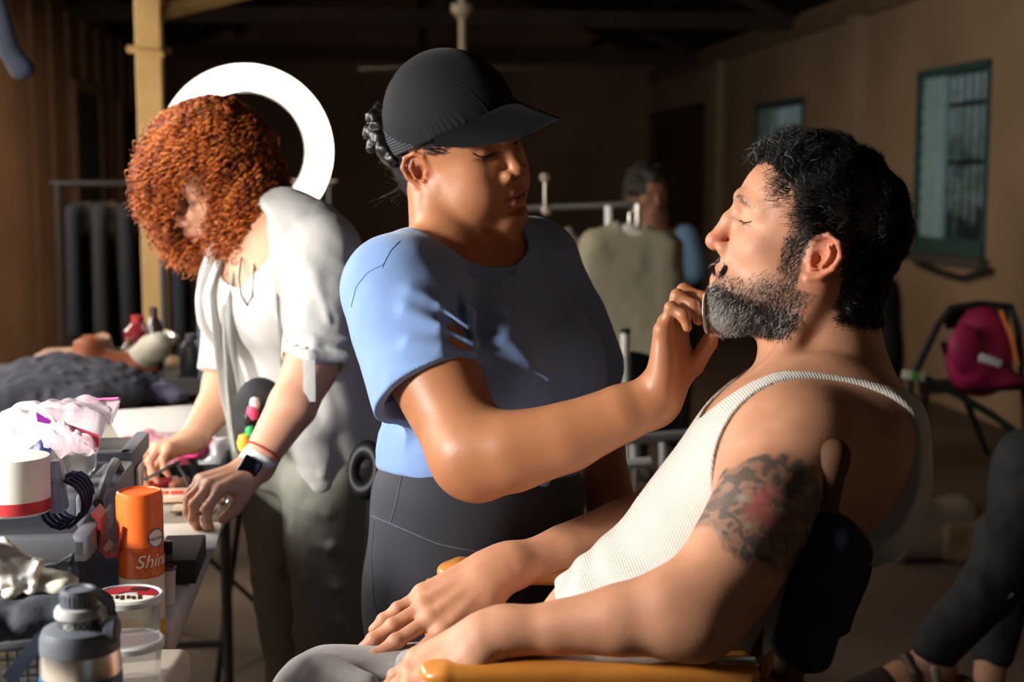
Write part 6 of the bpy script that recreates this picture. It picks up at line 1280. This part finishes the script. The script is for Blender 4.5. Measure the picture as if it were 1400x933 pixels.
def build_bystanders():
    A = at
    # far figure in pale blue by the rack
    d = 6.4; c = A(888, 330, d); root = empty('person', (c[0], c[1], 0), 'distant person with dark curly hair in a pale blue top behind the clothes rack', 'person')
    F = Fr(A(886, 268, d), (.35, -.9, -.1), (0, 0, 1)); S = SDF(); S.rc(A(890, 285, d), A(895, 345, d), .05, .09, .02); S.rc(A(853, 328, d), A(937, 328, d), .05, .05, .03); F2 = Fr(F.o, F.f, F.u, 1.0); head(S, F2, dict()); S.F = W0
    S.rc(A(888, 285, d), A(895, 300, d), .05, .06, .02)
    for q in (-1, 1): S.chain([A(895+q*42, 325, d), A(900+q*52, 400, d-.1), A(880+q*30, 440, d-.25)], [.045, .04, .03], .03); S.rc(A(880+q*30, 440, d-.25), A(880+q*30, 444, d-.30), .03, .026, .03); hand(S, Fr(A(880+q*30, 443, d-.27), (-.2*q, -.9, -.3), (0, 0, 1)), -q, [(20, 30, 20)]*4, [(.04, -.034*q, -.02), (.065, -.04*q, -.03), (.085, -.036*q, -.035)])
    S.rc(A(895-42, 325, d), A(895+42, 325, d), .05, .05, .03)
    sdf_obj('body', S, .0038, mat('far_skin', srgb(120, 80, 58), .6), root)
    S = SDF(); S.F = F2; S.ell((-.02, 0, .055), (.115, .095, .10), .02); S.ell((-.05, 0, .0), (.085, .09, .10), .03); S.ell((.09, 0, -.01), (.05, .055, .075), .01, '-'); S.disp = lambda P: (.012*vnoise(P, 45, 2)).astype(np.float32)
    sdf_obj('hair', S, .006, mat('far_hair', srgb(26, 20, 18), .7), root)
    S = SDF(); S.F = Fr(A(897, 400, d), (.35, -.9, 0), (0, 0, 1)); S.ell((0, 0, .08), (.12, .19, .20), .03); S.ell((0, 0, -.14), (.12, .16, .22), .06)
    S.F = W0
    for q in (-1, 1): S.chain([A(895+q*42, 325, d), A(900+q*50, 370, d-.05)], [.062, .06], .03)
    sdf_obj('top', S, .008, mat('far_blue_top', srgb(92, 122, 150), .9), root)
    S = SDF(); S.F = W0; b = A(897, 470, d)
    for q in (-1, 1): S.chain([(b[0]+q*.08, b[1], b[2]+.02), (b[0]+q*.09, b[1], .5), (b[0]+q*.09, b[1], .10)], [.11, .08, .06], .04)
    sdf_obj('trousers', S, .01, mat('far_trousers', srgb(34, 34, 40), .9), root)
    for q in (-1, 1): S = SDF(); S.F = Fr((b[0]+q*.09, b[1]-.03, .04), (.35, -.9, 0), (0, 0, 1)); S.chain([(-.06, 0, 0), (.06, 0, 0), (.14, 0, -.01)], [.04, .038, .03], .02); sdf_obj('shoe', S, .008, mat('far_shoe', srgb(30, 28, 28), .6), root)
    # seated figure cut by the right edge: leg stretched into the picture
    d = 2.9; root = empty('person', (*A(1500, 700, d)[:2], 0), 'person in black sitting beyond the right edge, only a stretched leg and sandal showing', 'person')
    kn = A(1445, 690, d); S = SDF(); S.F = W0; an = A(1268, 905, d-.05); hip = A(1640, 640, d+.15)
    S.chain([hip, kn, A(1345, 812, d-.03), an+np.array([.02, 0, .03])], [.105, .082, .062, .048], .03); S.rc(A(1420, 700, d), A(1380, 740, d), .075, .07, .03)
    S.chain([hip+np.array([0, .28, 0]), kn+np.array([.05, .3, .02]), kn+np.array([-.02, .28, -.40])], [.105, .08, .05], .03)
    S.disp = lambda P: (.006*vnoise(P, 14, 3)+.003*vnoise(P, 40, 3)).astype(np.float32); sdf_obj('trousers', S, .006, mat('black_trousers', srgb(15, 15, 18), .8), root)
    MB().tube([A(1322, 862, d-.075), A(1350, 838, d-.085), A(1385, 812, d-.09)], .004, 6).build('trouser_piping', mat('grey_piping', srgb(120, 122, 126), .5), root)
    S = SDF(); S.F = W0; ft = unit(np.array([-1, -.2, -.12])); S.F = Fr(an, ft, (0, 0, 1)); S.rc((-.01, 0, .02), (.0, 0, -.01), .034, .036, .02); S.chain([(-.02, 0, -.02), (.06, 0, -.028), (.13, 0, -.04), (.17, 0, -.045)], [.040, .038, .034, .022], .02)
    S.F = W0; S.rc(kn+np.array([-.02, .28, -.38]), kn+np.array([-.03, .27, -.46]), .04, .035, .02); S.chain([hip+np.array([.02, .12, .10]), hip+np.array([.05, .12, .48])], [.15, .16], .05); S.rc(hip+np.array([.05, .12, .60]), hip+np.array([.05, .12, .70]), .06, .055, .03); hd = Fr(hip+np.array([.04, .12, .80]), (-1, -.1, 0), (0, 0, 1)); head(S, hd, {}); S.F = W0; S.chain([hip, kn, A(1345, 812, d-.03), an], [.07, .05, .04, .034], .03); S.chain([hip+np.array([0, .28, 0]), kn+np.array([.05, .3, .02]), kn+np.array([-.02, .28, -.40])], [.07, .05, .035], .03); S.rc(hip, hip+np.array([0, .28, 0]), .08, .08, .03)
    sdf_obj('body', S, .006, mat('dim_skin', srgb(150, 108, 84), .6), root)
    S = SDF(); S.F = W0; S.ell(hip+np.array([.03, .12, .10]), (.15, .22, .14), .03); S.ell(hip+np.array([.05, .12, .38]), (.14, .21, .24), .06)
    for q in (-.1, .34): S.chain([hip+np.array([.05, q, .50]), hip+np.array([.0, q, .24]), hip+np.array([-.22, q, .16])], [.07, .055, .04], .04)
    sdf_obj('black_jacket', S, .008, mat('black_jacket', srgb(14, 14, 17), .8), root)
    sf = Fr(an, ft, (0, 0, 1)); S = SDF(); S.F = sf; S.chain([(-.055, 0, -.058), (.05, 0, -.064), (.13, 0, -.074), (.19, 0, -.074)], [.040, .036, .042, .030], .02, flat=(0, 0, 1), ff=2.4)
    sand = sdf_obj('sandal_sole', S, .003, mat('tan_tread', srgb(120, 92, 70), .8, wave=(ft, .014, 1, .006), bump=[(120, .5, .003)]), root)
    S = SDF(); S.F = sf; S.chain([(.10, 0, -.040), (.18, 0, -.048)], [.044, .034], .01); S.ell((.12, 0, -.06), (.02, .06, .03), .004, '-') if False else None; sdf_obj('sandal_toe', S, .003, mat('dark_brown_leather', srgb(46, 34, 30), .5), sand)
    for x0 in (.005, .045): S = SDF(); S.F = sf; S.chain([(x0, .045, -.05), (x0, .034, -.005), (x0, 0, .018), (x0, -.034, -.005), (x0, -.045, -.05)], [.010]*5, .004, flat=(0, 0, 1), ff=1.0); sdf_obj('sandal_strap', S, .003, mat('pale_buckle_strap', srgb(150, 140, 130), .6) if x0 < .02 else mat('brown_strap', srgb(60, 44, 38), .6), sand)
    # chair the cut-off figure sits on
    c = hip+np.array([.05, .12, 0]); cz = hip[2]-.10; t = empty('stool', (c[0], c[1], 0), 'plain dark stool under the person cut off by the right edge', 'stool'); m = mat('dark_stool', srgb(40, 34, 30), .6)
    MB().box((c[0], c[1], cz-.025), (.38, .48, .05), None, .01).build('seat', m, t)
    for sx in (-1, 1):
        for sy in (-1, 1): MB().tube([(c[0]+sx*.15, c[1]+sy*.20, cz-.05), (c[0]+sx*.17, c[1]+sy*.22, 0)], .018, 8).build('leg', m, t)
if want('room'): build_tables(); build_ring()
if want('props'): build_table_things()
if want('far'): build_far_things(); build_bystanders()
if want('chair'): build_chair()
